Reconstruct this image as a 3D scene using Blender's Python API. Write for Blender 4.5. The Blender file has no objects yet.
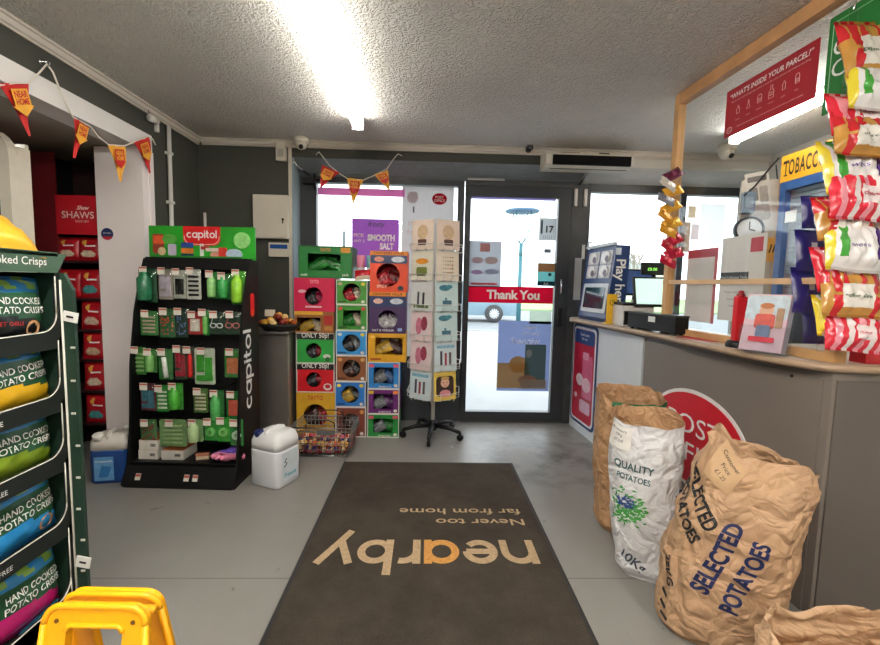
import bpy, bmesh, math, random
from math import sin, cos, pi, radians, sqrt, atan2
from mathutils import Vector, Matrix, noise
random.seed(7)
SC = bpy.context.scene
COL = SC.collection

# ------------------------------------------------------------------ camera model (also used to read positions off the photo)
F_PX, CAM_H, ROLL = 430.0, 1.19, radians(1.25)
def _un(px, py):
    a, b = px - 440.0, 322.5 - py
    return a*cos(ROLL) - b*sin(ROLL), a*sin(ROLL) + b*cos(ROLL)
_a, _b = _un(427, 285)
PITCH = atan2(_b, F_PX); YAW = atan2(-_a*cos(PITCH), F_PX)
CF = Vector((sin(YAW)*cos(PITCH), cos(YAW)*cos(PITCH), -sin(PITCH)))
CR = Vector((cos(YAW), -sin(YAW), 0)); CU = CR.cross(CF)
CO = Vector((0, 0, CAM_H))
def ray(px, py):
    a, b = _un(px, py); return CF*F_PX + CR*a + CU*b
def AZ(px, py, z): d = ray(px, py); return CO + d*((z - CAM_H)/d.z)
def AY(px, py, y): d = ray(px, py); return CO + d*(y/d.y)
def AX(px, py, x): d = ray(px, py); return CO + d*(x/d.x)

def frame(o, e1, up=(0, 0, 1)):
    """upright frame: x along e1, y up, z out of the surface"""
    x = Vector(e1).normalized(); y = Vector(up); y = (y - x*y.dot(x)).normalized(); z = x.cross(y)
    m = Matrix((x, y, z)).transposed().to_4x4(); m.translation = Vector(o); return m
def on(fr, px, py):
    n = fr.col[2].to_3d(); d = ray(px, py); t = (fr.translation - CO).dot(n)/d.dot(n)
    p = fr.inverted() @ (CO + d*t); return p.x, p.y
def rect_on(fr, x0, y0, x1, y1):
    """pixel rectangle on a frame -> (centre matrix, width, height)"""
    a = on(fr, x0, y0); b = on(fr, x1, y0); c = on(fr, x1, y1); d = on(fr, x0, y1)
    cx = (a[0]+b[0]+c[0]+d[0])/4; cy = (a[1]+b[1]+c[1]+d[1])/4
    w = abs(b[0]+c[0]-a[0]-d[0])/2; h = abs(a[1]+b[1]-c[1]-d[1])/2
    return fr @ Matrix.Translation((cx, cy, 0)), w, h
def T(x, y, z): return Matrix.Translation((x, y, z))
def RZ(a): return Matrix.Rotation(a, 4, 'Z')
def RX(a): return Matrix.Rotation(a, 4, 'X')
def RY(a): return Matrix.Rotation(a, 4, 'Y')

# ------------------------------------------------------------------ materials
def lin(c):
    r = []
    for v in c[:3]:
        v = v/255.0
        r.append(v/12.92 if v <= .04045 else ((v + .055)/1.055)**2.4)
    return (r[0], r[1], r[2], 1)
MATS = {}
def M(rgb, rough=.5, metal=0, var=.08, scale=18, bump=0, bscale=None, trans=0, emit=0, spec=.5, alpha=1, coat=0, key=None):
    k = key or (tuple(rgb), rough, metal, var, scale, bump, bscale, trans, emit, spec, alpha, coat)
    if k in MATS: return MATS[k]
    m = bpy.data.materials.new('surface'); m.use_nodes = True
    nt = m.node_tree; nt.nodes.clear(); L = nt.links
    out = nt.nodes.new('ShaderNodeOutputMaterial'); p = nt.nodes.new('ShaderNodeBsdfPrincipled')
    L.new(p.outputs[0], out.inputs[0])
    tc = nt.nodes.new('ShaderNodeTexCoord'); nz = nt.nodes.new('ShaderNodeTexNoise')
    nz.inputs['Scale'].default_value = scale; nz.inputs['Detail'].default_value = 4
    L.new(tc.outputs['Object'], nz.inputs['Vector'])
    mr = nt.nodes.new('ShaderNodeMapRange'); mr.inputs[1].default_value = .3; mr.inputs[2].default_value = .7
    mr.inputs[3].default_value = 1 - var; mr.inputs[4].default_value = 1 + var*.6
    L.new(nz.outputs['Fac'], mr.inputs[0])
    mx = nt.nodes.new('ShaderNodeVectorMath'); mx.operation = 'SCALE'
    mx.inputs[0].default_value = lin(rgb)[:3]; L.new(mr.outputs[0], mx.inputs['Scale'])
    L.new(mx.outputs[0], p.inputs['Base Color'])
    p.inputs['Roughness'].default_value = rough; p.inputs['Metallic'].default_value = metal
    p.inputs['Specular IOR Level'].default_value = spec
    p.inputs['Transmission Weight'].default_value = trans; p.inputs['Alpha'].default_value = alpha
    p.inputs['Coat Weight'].default_value = coat
    if emit:
        p.inputs['Emission Color'].default_value = lin(rgb); p.inputs['Emission Strength'].default_value = emit
    if bump:
        n2 = nt.nodes.new('ShaderNodeTexNoise'); n2.inputs['Scale'].default_value = bscale or scale*3; n2.inputs['Detail'].default_value = 5
        L.new(tc.outputs['Object'], n2.inputs['Vector'])
        b = nt.nodes.new('ShaderNodeBump'); b.inputs['Strength'].default_value = bump; b.inputs['Distance'].default_value = .01
        L.new(n2.outputs['Fac'], b.inputs['Height']); L.new(b.outputs[0], p.inputs['Normal'])
    MATS[k] = m; return m
def mat_nodes(name):
    m = bpy.data.materials.new(name); m.use_nodes = True; nt = m.node_tree; nt.nodes.clear()
    out = nt.nodes.new('ShaderNodeOutputMaterial'); return m, nt, out
def glass_mat(tint=(255, 255, 255), gloss=.06, key='g'):
    k = ('glass', tint, gloss)
    if k in MATS: return MATS[k]
    m, nt, out = mat_nodes('clear_pane'); L = nt.links
    t = nt.nodes.new('ShaderNodeBsdfTransparent'); t.inputs[0].default_value = lin(tint)
    g = nt.nodes.new('ShaderNodeBsdfGlossy'); g.inputs['Roughness'].default_value = .03
    nz = nt.nodes.new('ShaderNodeTexNoise'); nz.inputs['Scale'].default_value = 9; nz.inputs['Detail'].default_value = 6
    mr = nt.nodes.new('ShaderNodeMapRange'); mr.inputs[1].default_value = .35; mr.inputs[2].default_value = .75
    mr.inputs[3].default_value = gloss*.6; mr.inputs[4].default_value = gloss*1.4
    L.new(nz.outputs['Fac'], mr.inputs[0])
    x = nt.nodes.new('ShaderNodeMixShader'); L.new(mr.outputs[0], x.inputs[0]); L.new(t.outputs[0], x.inputs[1]); L.new(g.outputs[0], x.inputs[2])
    L.new(x.outputs[0], out.inputs[0]); MATS[k] = m; return m
def paper_mat(rgb, through=.5, clear=0.0):
    """thin printed sheet: light comes through it from behind; clear = share that is see-through film"""
    k = ('paper', tuple(rgb), through, clear)
    if k in MATS: return MATS[k]
    m, nt, out = mat_nodes('printed_sheet'); L = nt.links
    nz = nt.nodes.new('ShaderNodeTexNoise'); nz.inputs['Scale'].default_value = 25
    mr = nt.nodes.new('ShaderNodeMapRange'); mr.inputs[3].default_value = .94; mr.inputs[4].default_value = 1.04
    L.new(nz.outputs['Fac'], mr.inputs[0])
    mx = nt.nodes.new('ShaderNodeVectorMath'); mx.operation = 'SCALE'; mx.inputs[0].default_value = lin(rgb)[:3]; L.new(mr.outputs[0], mx.inputs['Scale'])
    d = nt.nodes.new('ShaderNodeBsdfDiffuse'); t = nt.nodes.new('ShaderNodeBsdfTranslucent')
    L.new(mx.outputs[0], d.inputs[0]); L.new(mx.outputs[0], t.inputs[0])
    x = nt.nodes.new('ShaderNodeMixShader'); x.inputs[0].default_value = through
    L.new(d.outputs[0], x.inputs[1]); L.new(t.outputs[0], x.inputs[2]); last = x
    if clear:
        tr = nt.nodes.new('ShaderNodeBsdfTransparent'); y = nt.nodes.new('ShaderNodeMixShader'); y.inputs[0].default_value = clear
        L.new(x.outputs[0], y.inputs[1]); L.new(tr.outputs[0], y.inputs[2]); last = y
    L.new(last.outputs[0], out.inputs[0]); MATS[k] = m; return m

# ------------------------------------------------------------------ mesh builder
class MB:
    def __init__(s): s.v = []; s.f = []; s.m = []; s.sm = []
    def add(s, verts, faces, mi=0, smooth=False, mtx=None):
        o = len(s.v)
        for p in verts:
            p = Vector(p); s.v.append(mtx @ p if mtx else p)
        for i, f in enumerate(faces):
            s.f.append([o + q for q in f]); s.m.append(mi[i] if isinstance(mi, (list, tuple)) else mi); s.sm.append(smooth)
        return s
    def box(s, c, d, mi=0, mtx=None, bev=0):
        x, y, z = d[0]/2, d[1]/2, d[2]/2
        if bev:
            b = min(bev, x*.9, y*.9, z*.9); vs = []; ids = {}
            bm = bmesh.new(); bmesh.ops.create_cube(bm, size=1)
            for q in bm.verts: q.co = Vector((q.co.x*2*x + c[0], q.co.y*2*y + c[1], q.co.z*2*z + c[2]))
            bmesh.ops.bevel(bm, geom=bm.edges[:], offset=b, segments=2, affect='EDGES', profile=.6)
            bm.verts.index_update()
            s.add([q.co.copy() for q in bm.verts], [[w.index for w in f.verts] for f in bm.faces], mi, False, mtx); bm.free(); return s
        vs = [(c[0]+i*x, c[1]+j*y, c[2]+k*z) for i in (-1, 1) for j in (-1, 1) for k in (-1, 1)]
        fs = [(0,1,3,2), (4,6,7,5), (0,4,5,1), (2,3,7,6), (0,2,6,4), (1,5,7,3)]
        return s.add(vs, fs, mi, False, mtx)
    def prism(s, pts, z0, z1, mi=0, mtx=None, smooth=False, cap=True):
        """2-D outline (counter-clockwise) extruded from z0 to z1"""
        n = len(pts); vs = [(p[0], p[1], z0) for p in pts] + [(p[0], p[1], z1) for p in pts]
        fs = [(i, (i+1) % n, n+(i+1) % n, n+i) for i in range(n)]
        if cap: fs += [tuple(range(n))[::-1], tuple(range(n, 2*n))]
        return s.add(vs, fs, mi, smooth, mtx)
    def ringplate(s, outer, inner, z0, z1, mi=0, mtx=None):
        """plate with a hole: outer and inner outlines of the same point count"""
        n = len(outer); vs = [(p[0], p[1], z) for z in (z0, z1) for p in outer] + [(p[0], p[1], z) for z in (z0, z1) for p in inner]
        fs = []
        for i in range(n):
            j = (i+1) % n
            fs += [(n+i, n+j, 3*n+j, 3*n+i), (j, i, 2*n+i, 2*n+j), (i, j, n+j, n+i), (2*n+j, 2*n+i, 3*n+i, 3*n+j)]
        return s.add(vs, fs, mi, False, mtx)
    def tube(s, pts, r, n=8, mi=0, mtx=None, cap=True, smooth=True):
        pts = [Vector(p) for p in pts]; N = len(pts); vs = []; fs = []
        rr = r if isinstance(r, (list, tuple)) else [r]*N
        up = None
        for i, p in enumerate(pts):
            t = (pts[min(i+1, N-1)] - pts[max(i-1, 0)]).normalized()
            if up is None:
                up = Vector((0, 0, 1)) if abs(t.z) < .9 else Vector((1, 0, 0))
            a = t.cross(up)
            if a.length < 1e-5: a = t.orthogonal()
            a.normalize(); b = a.cross(t).normalized(); up = b
            for k in range(n):
                w = 2*pi*k/n; vs.append(p + a*(rr[i]*cos(w)) + b*(rr[i]*sin(w)))
        for i in range(N-1):
            for k in range(n):
                fs.append((i*n+k, (i+1)*n+k, (i+1)*n+(k+1) % n, i*n+(k+1) % n))
        if cap: fs += [tuple(range(n)), tuple(range((N-1)*n, N*n))[::-1]]
        return s.add(vs, fs, mi, smooth, mtx)
    def lathe(s, prof, n=24, mi=0, mtx=None, smooth=True):
        vs = []; fs = []
        for r, z in prof:
            for k in range(n): vs.append((r*cos(2*pi*k/n), r*sin(2*pi*k/n), z))
        for i in range(len(prof)-1):
            for k in range(n): fs.append((i*n+k, i*n+(k+1) % n, (i+1)*n+(k+1) % n, (i+1)*n+k))
        fs += [tuple(range(n))[::-1], tuple(range((len(prof)-1)*n, len(prof)*n))]
        return s.add(vs, fs, mi, smooth, mtx)
    def grid(s, fn, nu, nv, mi=0, mtx=None, smooth=True, loopu=False):
        """fn(i/nu, j/nv) -> point; mi may be a function (u, v) -> index"""
        W = nu if loopu else nu+1; vs = [fn(i/nu, j/nv) for j in range(nv+1) for i in range(W)]; fs = []; ms = []
        for j in range(nv):
            for i in range(nu):
                i2 = (i+1) % W if loopu else i+1
                fs.append((j*W+i, j*W+i2, (j+1)*W+i2, (j+1)*W+i)); ms.append(mi((i+.5)/nu, (j+.5)/nv) if callable(mi) else mi)
        return s.add(vs, fs, ms, smooth, mtx)
    def mesh(s, name, mats):
        me = bpy.data.meshes.new(name); me.from_pydata([tuple(p) for p in s.v], [], s.f)
        for m in (mats if isinstance(mats, (list, tuple)) else [mats]): me.materials.append(m)
        me.polygons.foreach_set('material_index', s.m); me.polygons.foreach_set('use_smooth', s.sm); me.update(); return me
    def build(s, name, mats, parent=None, mtx=None, weld=0):
        me = s.mesh(name, mats)
        bm = bmesh.new(); bm.from_mesh(me)
        if weld: bmesh.ops.remove_doubles(bm, verts=bm.verts[:], dist=weld)
        bmesh.ops.recalc_face_normals(bm, faces=bm.faces[:])
        bm.to_mesh(me); bm.free()
        return link(name, me, parent, mtx)
def link(name, data, parent=None, mtx=None):
    o = bpy.data.objects.new(name, data); COL.objects.link(o)
    if parent: o.parent = parent
    if mtx is not None: o.matrix_basis = mtx
    return o
def tag(o, label, cat, group=None, kind=None):
    o['label'] = label; o['category'] = cat
    if group: o['group'] = group
    if kind: o['kind'] = kind
    return o
def thing(name, label, cat, mtx=None, group=None):
    o = link(name, None, None, mtx); o.empty_display_size = .05; return tag(o, label, cat, group)
def struct(o, label=None, cat=None):
    o['kind'] = 'structure'
    if label: o['label'] = label; o['category'] = cat
    return o
def dup(root, mtx, label=None, group=None):
    r = root.copy(); COL.objects.link(r); r.matrix_basis = mtx
    if label: r['label'] = label
    if group: r['group'] = group
    for ch in list(root.children):
        c = ch.copy(); COL.objects.link(c); c.parent = r
        for g in list(ch.children):
            d = g.copy(); COL.objects.link(d); d.parent = c
    return r

# ------------------------------------------------------------------ lettering
_TC = {}
def text_data(body, size=.1, weight=0, shear=0, spacing=1, width=None, align='CENTER', line=1.0, fine=0):
    """outline mesh (verts, faces) of a text, centred on its bounding box; size = cap height"""
    k = (body, size, weight, shear, spacing, width, align, line, fine)
    if k in _TC: return _TC[k]
    cu = bpy.data.curves.new('lettering', 'FONT'); cu.body = body; cu.size = size/.7; cu.align_x = align
    cu.resolution_u = 3; cu.fill_mode = 'FRONT'; cu.offset = weight*size; cu.shear = shear; cu.space_character = spacing; cu.space_line = line
    ob = bpy.data.objects.new('lettering', cu); COL.objects.link(ob)
    dg = bpy.context.evaluated_depsgraph_get(); me = bpy.data.meshes.new_from_object(ob.evaluated_get(dg))
    vs = [v.co.copy() for v in me.vertices]; fs = [list(p.vertices) for p in me.polygons]
    if fine:
        bm = bmesh.new(); bm.from_mesh(me); bmesh.ops.triangulate(bm, faces=bm.faces[:])
        for _ in range(3):
            es = [e for e in bm.edges if e.calc_length() > size*.22]
            if es: bmesh.ops.subdivide_edges(bm, edges=es, cuts=1, use_grid_fill=False); bmesh.ops.triangulate(bm, faces=bm.faces[:])
        bm.verts.index_update(); vs = [v.co.copy() for v in bm.verts]; fs = [[v.index for v in f.verts] for f in bm.faces]; bm.free()
    bpy.data.objects.remove(ob); bpy.data.curves.remove(cu); bpy.data.meshes.remove(me)
    x0 = min(v.x for v in vs); x1 = max(v.x for v in vs); y0 = min(v.y for v in vs); y1 = max(v.y for v in vs)
    sx = width/(x1-x0) if width else 1
    vs = [Vector(((v.x-(x0+x1)/2)*sx, v.y-(y0+y1)/2, 0)) for v in vs]
    _TC[k] = (vs, fs); return vs, fs
def put_text(mb, body, x, y, z, size, mi=0, rot=0, mapf=None, **kw):
    vs, fs = text_data(body, size, fine=1 if mapf else 0, **kw); c, s_ = cos(rot), sin(rot)
    pts = [(x + v.x*c - v.y*s_, y + v.x*s_ + v.y*c, z) for v in vs]
    if mapf: pts = [mapf(p[0], p[1]) for p in pts]
    mb.add(pts, fs, mi); return mb
def stroke(mb, pts, w, z, mi=0, closed=False, mapf=None):
    """flat ribbon along 2-D points"""
    n = len(pts); P = [Vector((p[0], p[1])) for p in pts]; Lf = []; Rt = []
    for i in range(n):
        if closed: t = P[(i+1) % n] - P[i-1]
        else: t = P[min(i+1, n-1)] - P[max(i-1, 0)]
        t.normalize(); q = Vector((-t.y, t.x))*(w/2); Lf.append(P[i]+q); Rt.append(P[i]-q)
    vs = [(p.x, p.y, z) for p in Lf] + [(p.x, p.y, z) for p in Rt]
    if mapf: vs = [mapf(v[0], v[1]) for v in vs]
    fs = [(n+i, n+(i+1) % n, (i+1) % n, i) for i in range(n if closed else n-1)]
    return mb.add(vs, fs, mi)
def arc(cx, cy, r, a0, a1, n=14): return [(cx + r*cos(radians(a0+(a1-a0)*i/n)), cy + r*sin(radians(a0+(a1-a0)*i/n))) for i in range(n+1)]
def geo_word(mb, word, x, y, h, w, z, mi=0, tf=None, mis=None):
    """round geometric lower-case lettering from ribbons: x-height h, stroke w, baseline y; returns width"""
    r = (h-w)/2; cy = h/2; X = 0; out = []
    for ci, ch in enumerate(word):
        S = []; adv = 0
        if ch in 'aob':
            pass
        if ch == 'o': S = [(arc(r+w/2, cy, r, 0, 360, 26)[:-1], True)]; adv = h
        elif ch == 'a': S = [(arc(r+w/2, cy, r, 0, 360, 26)[:-1], True), ([(2*r+w/2, 0), (2*r+w/2, h)], False)]; adv = h
        elif ch == 'b': S = [(arc(r+w/2, cy, r, 0, 360, 26)[:-1], True), ([(w/2, 0), (w/2, h*1.42)], False)]; adv = h
        elif ch == 'p': S = [(arc(r+w/2, cy, r, 0, 360, 26)[:-1], True), ([(w/2, -h*.42), (w/2, h)], False)]; adv = h
        elif ch == 'e': S = [(arc(r+w/2, cy, r, 0, 320, 24), False), ([(w*.6, cy), (2*r+w/2, cy)], False)]; adv = h
        elif ch == 'c': S = [(arc(r+w/2, cy, r, 45, 315, 22), False)]; adv = h*.9
        elif ch == 'n': S = [([(w/2, 0), (w/2, h)], False), (arc(r+w/2, cy, r, 180, 0, 16) + [(2*r+w/2, 0)], False)]; adv = h
        elif ch == 'r': S = [([(w/2, 0), (w/2, h)], False), (arc(r+w/2, cy, r, 180, 75, 10), False)]; adv = h*.68
        elif ch == 'y': S = [([(w*.3, h), (r+w*.3, 0)], False), ([(2*r+w*.7, h), (r*.55, -h*.42)], False)]; adv = h*.98
        elif ch == 'i': S = [([(w/2, 0), (w/2, h)], False), ([(w/2, h+w*.5), (w/2, h+w*1.5)], False)]; adv = w
        elif ch == 't': S = [([(w, h*1.35), (w, w*1.2)] + arc(w*1.9, w*1.3, w*.8, 180, 270, 6) + [(w*2.4, w*.5)], False), ([(0, h-w/2), (w*2.4, h-w/2)], False)]; adv = w*2.5
        elif ch == 'l': S = [([(w/2, 0), (w/2, h*1.45)], False)]; adv = w
        for k, (pts, cl) in enumerate(S):
            out.append(([(p[0]+X, p[1]) for p in pts], cl, mis[ci] if mis else mi, k))
        X += adv + w*.45
    X -= w*.45
    for pts, cl, m_, k in out:
        q = [(x + p[0] - X/2, y + p[1]) for p in pts]
        if tf: q = [tf(*p) for p in q]
        stroke(mb, q, w, z + k*.00015, m_, cl)
    return X
def lettering(parent, items, mat, z=.0012, name='lettering', mtx=None):
    """items: (text, x, y, size, kwargs)"""
    mb = MB()
    for it in items:
        kw = dict(it[4]) if len(it) > 4 else {}
        put_text(mb, it[0], it[1], it[2], z, it[3], **kw)
    return mb.build(name, mat, parent, mtx)
def plate(w, h, t=.002, mi=0, mb=None, x=0, y=0, z=0, r=0, n=5):
    """flat plate in local x/y, back at z, front at z+t, optionally with rounded corners"""
    mb = mb or MB()
    if r:
        pts = []
        for cx, cy, a in ((w/2-r, h/2-r, 0), (-w/2+r, h/2-r, 90), (-w/2+r, -h/2+r, 180), (w/2-r, -h/2+r, 270)):
            pts += arc(cx+x, cy+y, r, a, a+90, n)
        mb.prism(pts, z, z+t, mi)
    else: mb.box((x, y, z+t/2), (w, h, t), mi)
    return mb
def sheet(w, h, mb=None, x=0, y=0, z=0, mi=0):
    mb = mb or MB(); return mb.add([(x-w/2, y-h/2, z), (x+w/2, y-h/2, z), (x+w/2, y+h/2, z), (x-w/2, y+h/2, z)], [(0, 1, 2, 3)], mi)
def disc(mb, x, y, r, z0, z1, mi=0, n=24, sx=1):
    mb.prism([(x + r*sx*cos(2*pi*i/n), y + r*sin(2*pi*i/n)) for i in range(n)], z0, z1, mi); return mb
def packet(w, h, t, zone, seed=0, nu=16, nv=18, crimp=.07, wrinkle=.12, fin=False):
    """inflated pillow packet, local x/y, front +z; zone(u, v) in 0..1 gives the material of the front"""
    mb = MB(); off = Vector((seed*3.7, seed*1.3, 0))
    def th(u, v):
        a = 1 - abs(2*u-1)**3.2; vv = (v-crimp)/(1-2*crimp)
        b = 0 if vv <= 0 or vv >= 1 else (1 - abs(2*vv-1)**3.2)
        return t*(max(a, 0)**.55)*(max(b, 0)**.55)
    def pt(u, v, s_):
        k = th(u, v); n_ = noise.noise(Vector((u*4, v*3, s_)) + off)*wrinkle*k*1.6 + noise.noise(Vector((u*11, v*7, s_)) + off)*wrinkle*k
        bow = 1 - .05*(1 - abs(2*v-1))*1
        x = (u-.5)*w*bow; y = (v-.5)*h + .008*sin(u*9+seed)*h
        return (x, y, s_*k*(.6 if s_ > 0 else .4) + s_*abs(n_) + (.002 if s_ > 0 else 0)*0)
    mb.grid(lambda u, v: pt(u, v, 1), nu, nv, zone); mb.grid(lambda u, v: pt(u, v, -1), nu, nv, zone)
    f = lambda x, y: Vector(pt(min(max(x/w+.5, 0), 1), min(max(y/h+.5, 0), 1), 1)) + Vector((0, 0, .0016))
    def surf(x, y):
        q = f(x, y); return (x, y, q.z)
    return mb, surf
# ================================================================== SETTING
D1, D2, CEIL, XL, XR, YB = 3.5, 3.7, 2.285, -1.8, 2.75, -2.6
YP = 2.805                                    # far jamb of the side-bay opening
WALLC = M((62, 63, 55), .75, var=.05, scale=6, bump=.04, bscale=60)
WHITE = M((214, 210, 203), .45, var=.04, scale=9)
CREAM = M((206, 198, 182), .45, var=.05, scale=9)
FRAME = M((38, 42, 46), .4, var=.1, scale=12)
BLACK = M((13, 13, 14), .45, var=.12, scale=20, spec=.3)
STEEL = M((170, 172, 172), .3, 1, var=.1, scale=12)
CHROME = M((200, 202, 204), .2, 1, var=.05)
TXTW = M((238, 238, 234), .5, var=.02)
TXTB = M((26, 26, 28), .6, var=.02)
NAVYT = M((24, 34, 78), .7, var=.1, scale=40)

def floor_mat():
    m, nt, out = mat_nodes('grey_vinyl'); L = nt.links; N = nt.nodes.new
    p = N('ShaderNodeBsdfPrincipled'); L.new(p.outputs[0], out.inputs[0])
    tc = N('ShaderNodeTexCoord'); sx = N('ShaderNodeSeparateXYZ'); L.new(tc.outputs['Object'], sx.inputs[0])
    def noise_(sc, lo, hi, a, b, det=5):
        n = N('ShaderNodeTexNoise'); n.inputs['Scale'].default_value = sc; n.inputs['Detail'].default_value = det; n.inputs['Roughness'].default_value = .65
        L.new(tc.outputs['Object'], n.inputs[0]); r = N('ShaderNodeMapRange'); r.inputs[1].default_value = lo; r.inputs[2].default_value = hi
        r.inputs[3].default_value = a; r.inputs[4].default_value = b; L.new(n.outputs['Fac'], r.inputs[0]); return r.outputs[0]
    def mul(a, b):
        q = N('ShaderNodeMath'); q.operation = 'MULTIPLY'
        for i, v in enumerate((a, b)):
            if hasattr(v, 'links'): L.new(v, q.inputs[i])
            else: q.inputs[i].default_value = v
        return q.outputs[0]
    k = mul(noise_(2.2, .3, .7, .9, 1.05), noise_(240, .35, .65, .95, 1.03, 2))
    def seam(sock, pos, w):
        a = N('ShaderNodeMath'); a.operation = 'SUBTRACT'; L.new(sock, a.inputs[0]); a.inputs[1].default_value = pos
        b = N('ShaderNodeMath'); b.operation = 'ABSOLUTE'; L.new(a.outputs[0], b.inputs[0])
        r = N('ShaderNodeMapRange'); r.inputs[1].default_value = w*.4; r.inputs[2].default_value = w; r.inputs[3].default_value = .62; r.inputs[4].default_value = 1
        L.new(b.outputs[0], r.inputs[0]); return r.outputs[0]
    for s_, q in ((sx.outputs[1], 1.655), (sx.outputs[0], -.53), (sx.outputs[1], -.3), (sx.outputs[1], 3.55)): k = mul(k, seam(s_, q, .005))
    # worn scuffs of dirt, strongest by the entrance
    d = N('ShaderNodeVectorMath'); d.operation = 'DISTANCE'; L.new(tc.outputs['Object'], d.inputs[0]); d.inputs[1].default_value = (.85, 3.05, 0)
    r = N('ShaderNodeMapRange'); r.inputs[1].default_value = .3; r.inputs[2].default_value = .9; r.inputs[3].default_value = 1; r.inputs[4].default_value = 0; L.new(d.outputs['Value'], r.inputs[0])
    sc = noise_(5.0, .46, .62, 0, .5, 9); k2 = mul(sc, r.outputs[0])
    sp = noise_(9, .69, .74, 0, .5, 3); mxx = N('ShaderNodeMath'); mxx.operation = 'MAXIMUM'; L.new(k2, mxx.inputs[0]); L.new(sp, mxx.inputs[1])
    inv = N('ShaderNodeMath'); inv.operation = 'SUBTRACT'; inv.inputs[0].default_value = 1; L.new(mxx.outputs[0], inv.inputs[1]); k = mul(k, inv.outputs[0])
    v = N('ShaderNodeVectorMath'); v.operation = 'SCALE'; v.inputs[0].default_value = lin((134, 131, 126))[:3]; L.new(k, v.inputs['Scale']); L.new(v.outputs[0], p.inputs['Base Color'])
    p.inputs['Roughness'].default_value = .38
    n = N('ShaderNodeTexNoise'); n.inputs['Scale'].default_value = 130; L.new(tc.outputs['Object'], n.inputs[0])
    b = N('ShaderNodeBump'); b.inputs['Strength'].default_value = .06; L.new(n.outputs['Fac'], b.inputs['Height']); L.new(b.outputs[0], p.inputs['Normal'])
    return m
def ceiling_mat():
    m, nt, out = mat_nodes('stippled_plaster'); L = nt.links; N = nt.nodes.new
    p = N('ShaderNodeBsdfPrincipled'); L.new(p.outputs[0], out.inputs[0]); p.inputs['Roughness'].default_value = .62
    tc = N('ShaderNodeTexCoord')
    n1 = N('ShaderNodeTexNoise'); n1.inputs['Scale'].default_value = 34; n1.inputs['Detail'].default_value = 3; n1.inputs['Distortion'].default_value = 1.6; L.new(tc.outputs['Object'], n1.inputs[0])
    n2 = N('ShaderNodeTexNoise'); n2.inputs['Scale'].default_value = 1.5; n2.inputs['Detail'].default_value = 4; L.new(tc.outputs['Object'], n2.inputs[0])
    r1 = N('ShaderNodeMapRange'); r1.inputs[1].default_value = .40; r1.inputs[2].default_value = .60; L.new(n1.outputs['Fac'], r1.inputs[0])
    r2 = N('ShaderNodeMapRange'); r2.inputs[1].default_value = .3; r2.inputs[2].default_value = .7; r2.inputs[3].default_value = .9; r2.inputs[4].default_value = 1.05; L.new(n2.outputs['Fac'], r2.inputs[0])
    v = N('ShaderNodeVectorMath'); v.operation = 'SCALE'; v.inputs[0].default_value = lin((240, 237, 230))[:3]; L.new(r2.outputs[0], v.inputs['Scale']); L.new(v.outputs[0], p.inputs['Base Color'])
    b = N('ShaderNodeBump'); b.inputs['Strength'].default_value = 1.0; b.inputs['Distance'].default_value = .012; L.new(r1.outputs[0], b.inputs['Height']); L.new(b.outputs[0], p.inputs['Normal'])
    return m
CEILM = ceiling_mat()
def sbox(name, c, d, mat, label, cat, mtx=None):
    return struct(MB().box(c, d).build(name, mat, None, mtx), label, cat)
def span(x0, x1, y0, y1, z0, z1): return ((x0+x1)/2, (y0+y1)/2, (z0+z1)/2), (x1-x0, y1-y0, z1-z0)

XS = -3.4                                      # far wall of the side bay
sbox('floor', *span(XS-.1, XR+.1, YB-.1, D2+.06, -.1, 0), floor_mat(), 'grey speckled vinyl floor with scuffs by the door', 'floor')
sbox('ceiling', *span(XL-.12, XR+.1, YB-.1, D2+.1, CEIL, CEIL+.1), CEILM, 'white stippled plaster ceiling over the shop', 'ceiling')
LZ0, LZ1 = 2.0, 2.105                          # white board over the side-bay opening
w = MB(); w.box(*span(XL-.12, XL, YB, YP+.11, LZ1, CEIL)); w.box(*span(XL-.12, XL, YP+.11, D1+.12, 0, CEIL))
struct(w.build('wall_left', WALLC), 'dark olive painted wall left of the entrance', 'wall')
sbox('trim_1', *span(XL-.14, XL+.012, YB, YP+.11, LZ0, LZ1), M((226, 223, 219), .5, var=.04, scale=5), 'long white board above the side bay opening', 'trim')
jb = MB(); jb.box(*span(XL-.275, XL+.006, YP, YP+.105, 0, LZ0)); jb.box(*span(XL-.02, XL+.016, YP-.006, YP+.03, 0, LZ0)); jb.box(*span(XL-.0, XL+.014, YP+.075, YP+.115, 0, LZ0))
struct(jb.build('trim_2', M((238, 229, 227), .5, var=.03, scale=4)), 'wide white jamb beside the red sweets bay', 'trim')
sbox('ceiling_side', *span(XS-.1, XL-.14, YB, D1, LZ0+.01, LZ0+.1), M((150, 142, 132), .6, var=.05, scale=5), 'low grey soffit over the side bay', 'ceiling')
sbox('wall_side', *span(XS-.1, XS, YB, D1, 0, LZ0+.1), WALLC, 'dark wall at the far side of the side bay', 'wall')
sbox('wall_side_back', *span(XS, XL-.12, 3.2, 3.3, 0, LZ0+.1), WALLC, 'dark back wall of the side bay', 'wall')
sbox('wall_front', *span(XS-.1, XR+.1, YB-.1, YB, 0, CEIL), M((150, 146, 138), .7), 'plain shop wall behind the photographer', 'wall')
sbox('wall_right', *span(XR, XR+.1, YB, D2+.1, 0, CEIL), M((188, 182, 172), .7, var=.05, scale=4), 'pale wall behind the shop counter', 'wall')
CHX = AY(292, 200, D1).x                       # edge of the recess
w = MB(); w.box(*span(XL, CHX, D1, D2+.1, 0, CEIL)); w.box(*span(CHX, AY(588, 172, D1).x, D1, D2+.1, 2.165, CEIL))
struct(w.build('wall_back', WALLC), 'dark olive wall above and left of the shopfront', 'wall')
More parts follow.
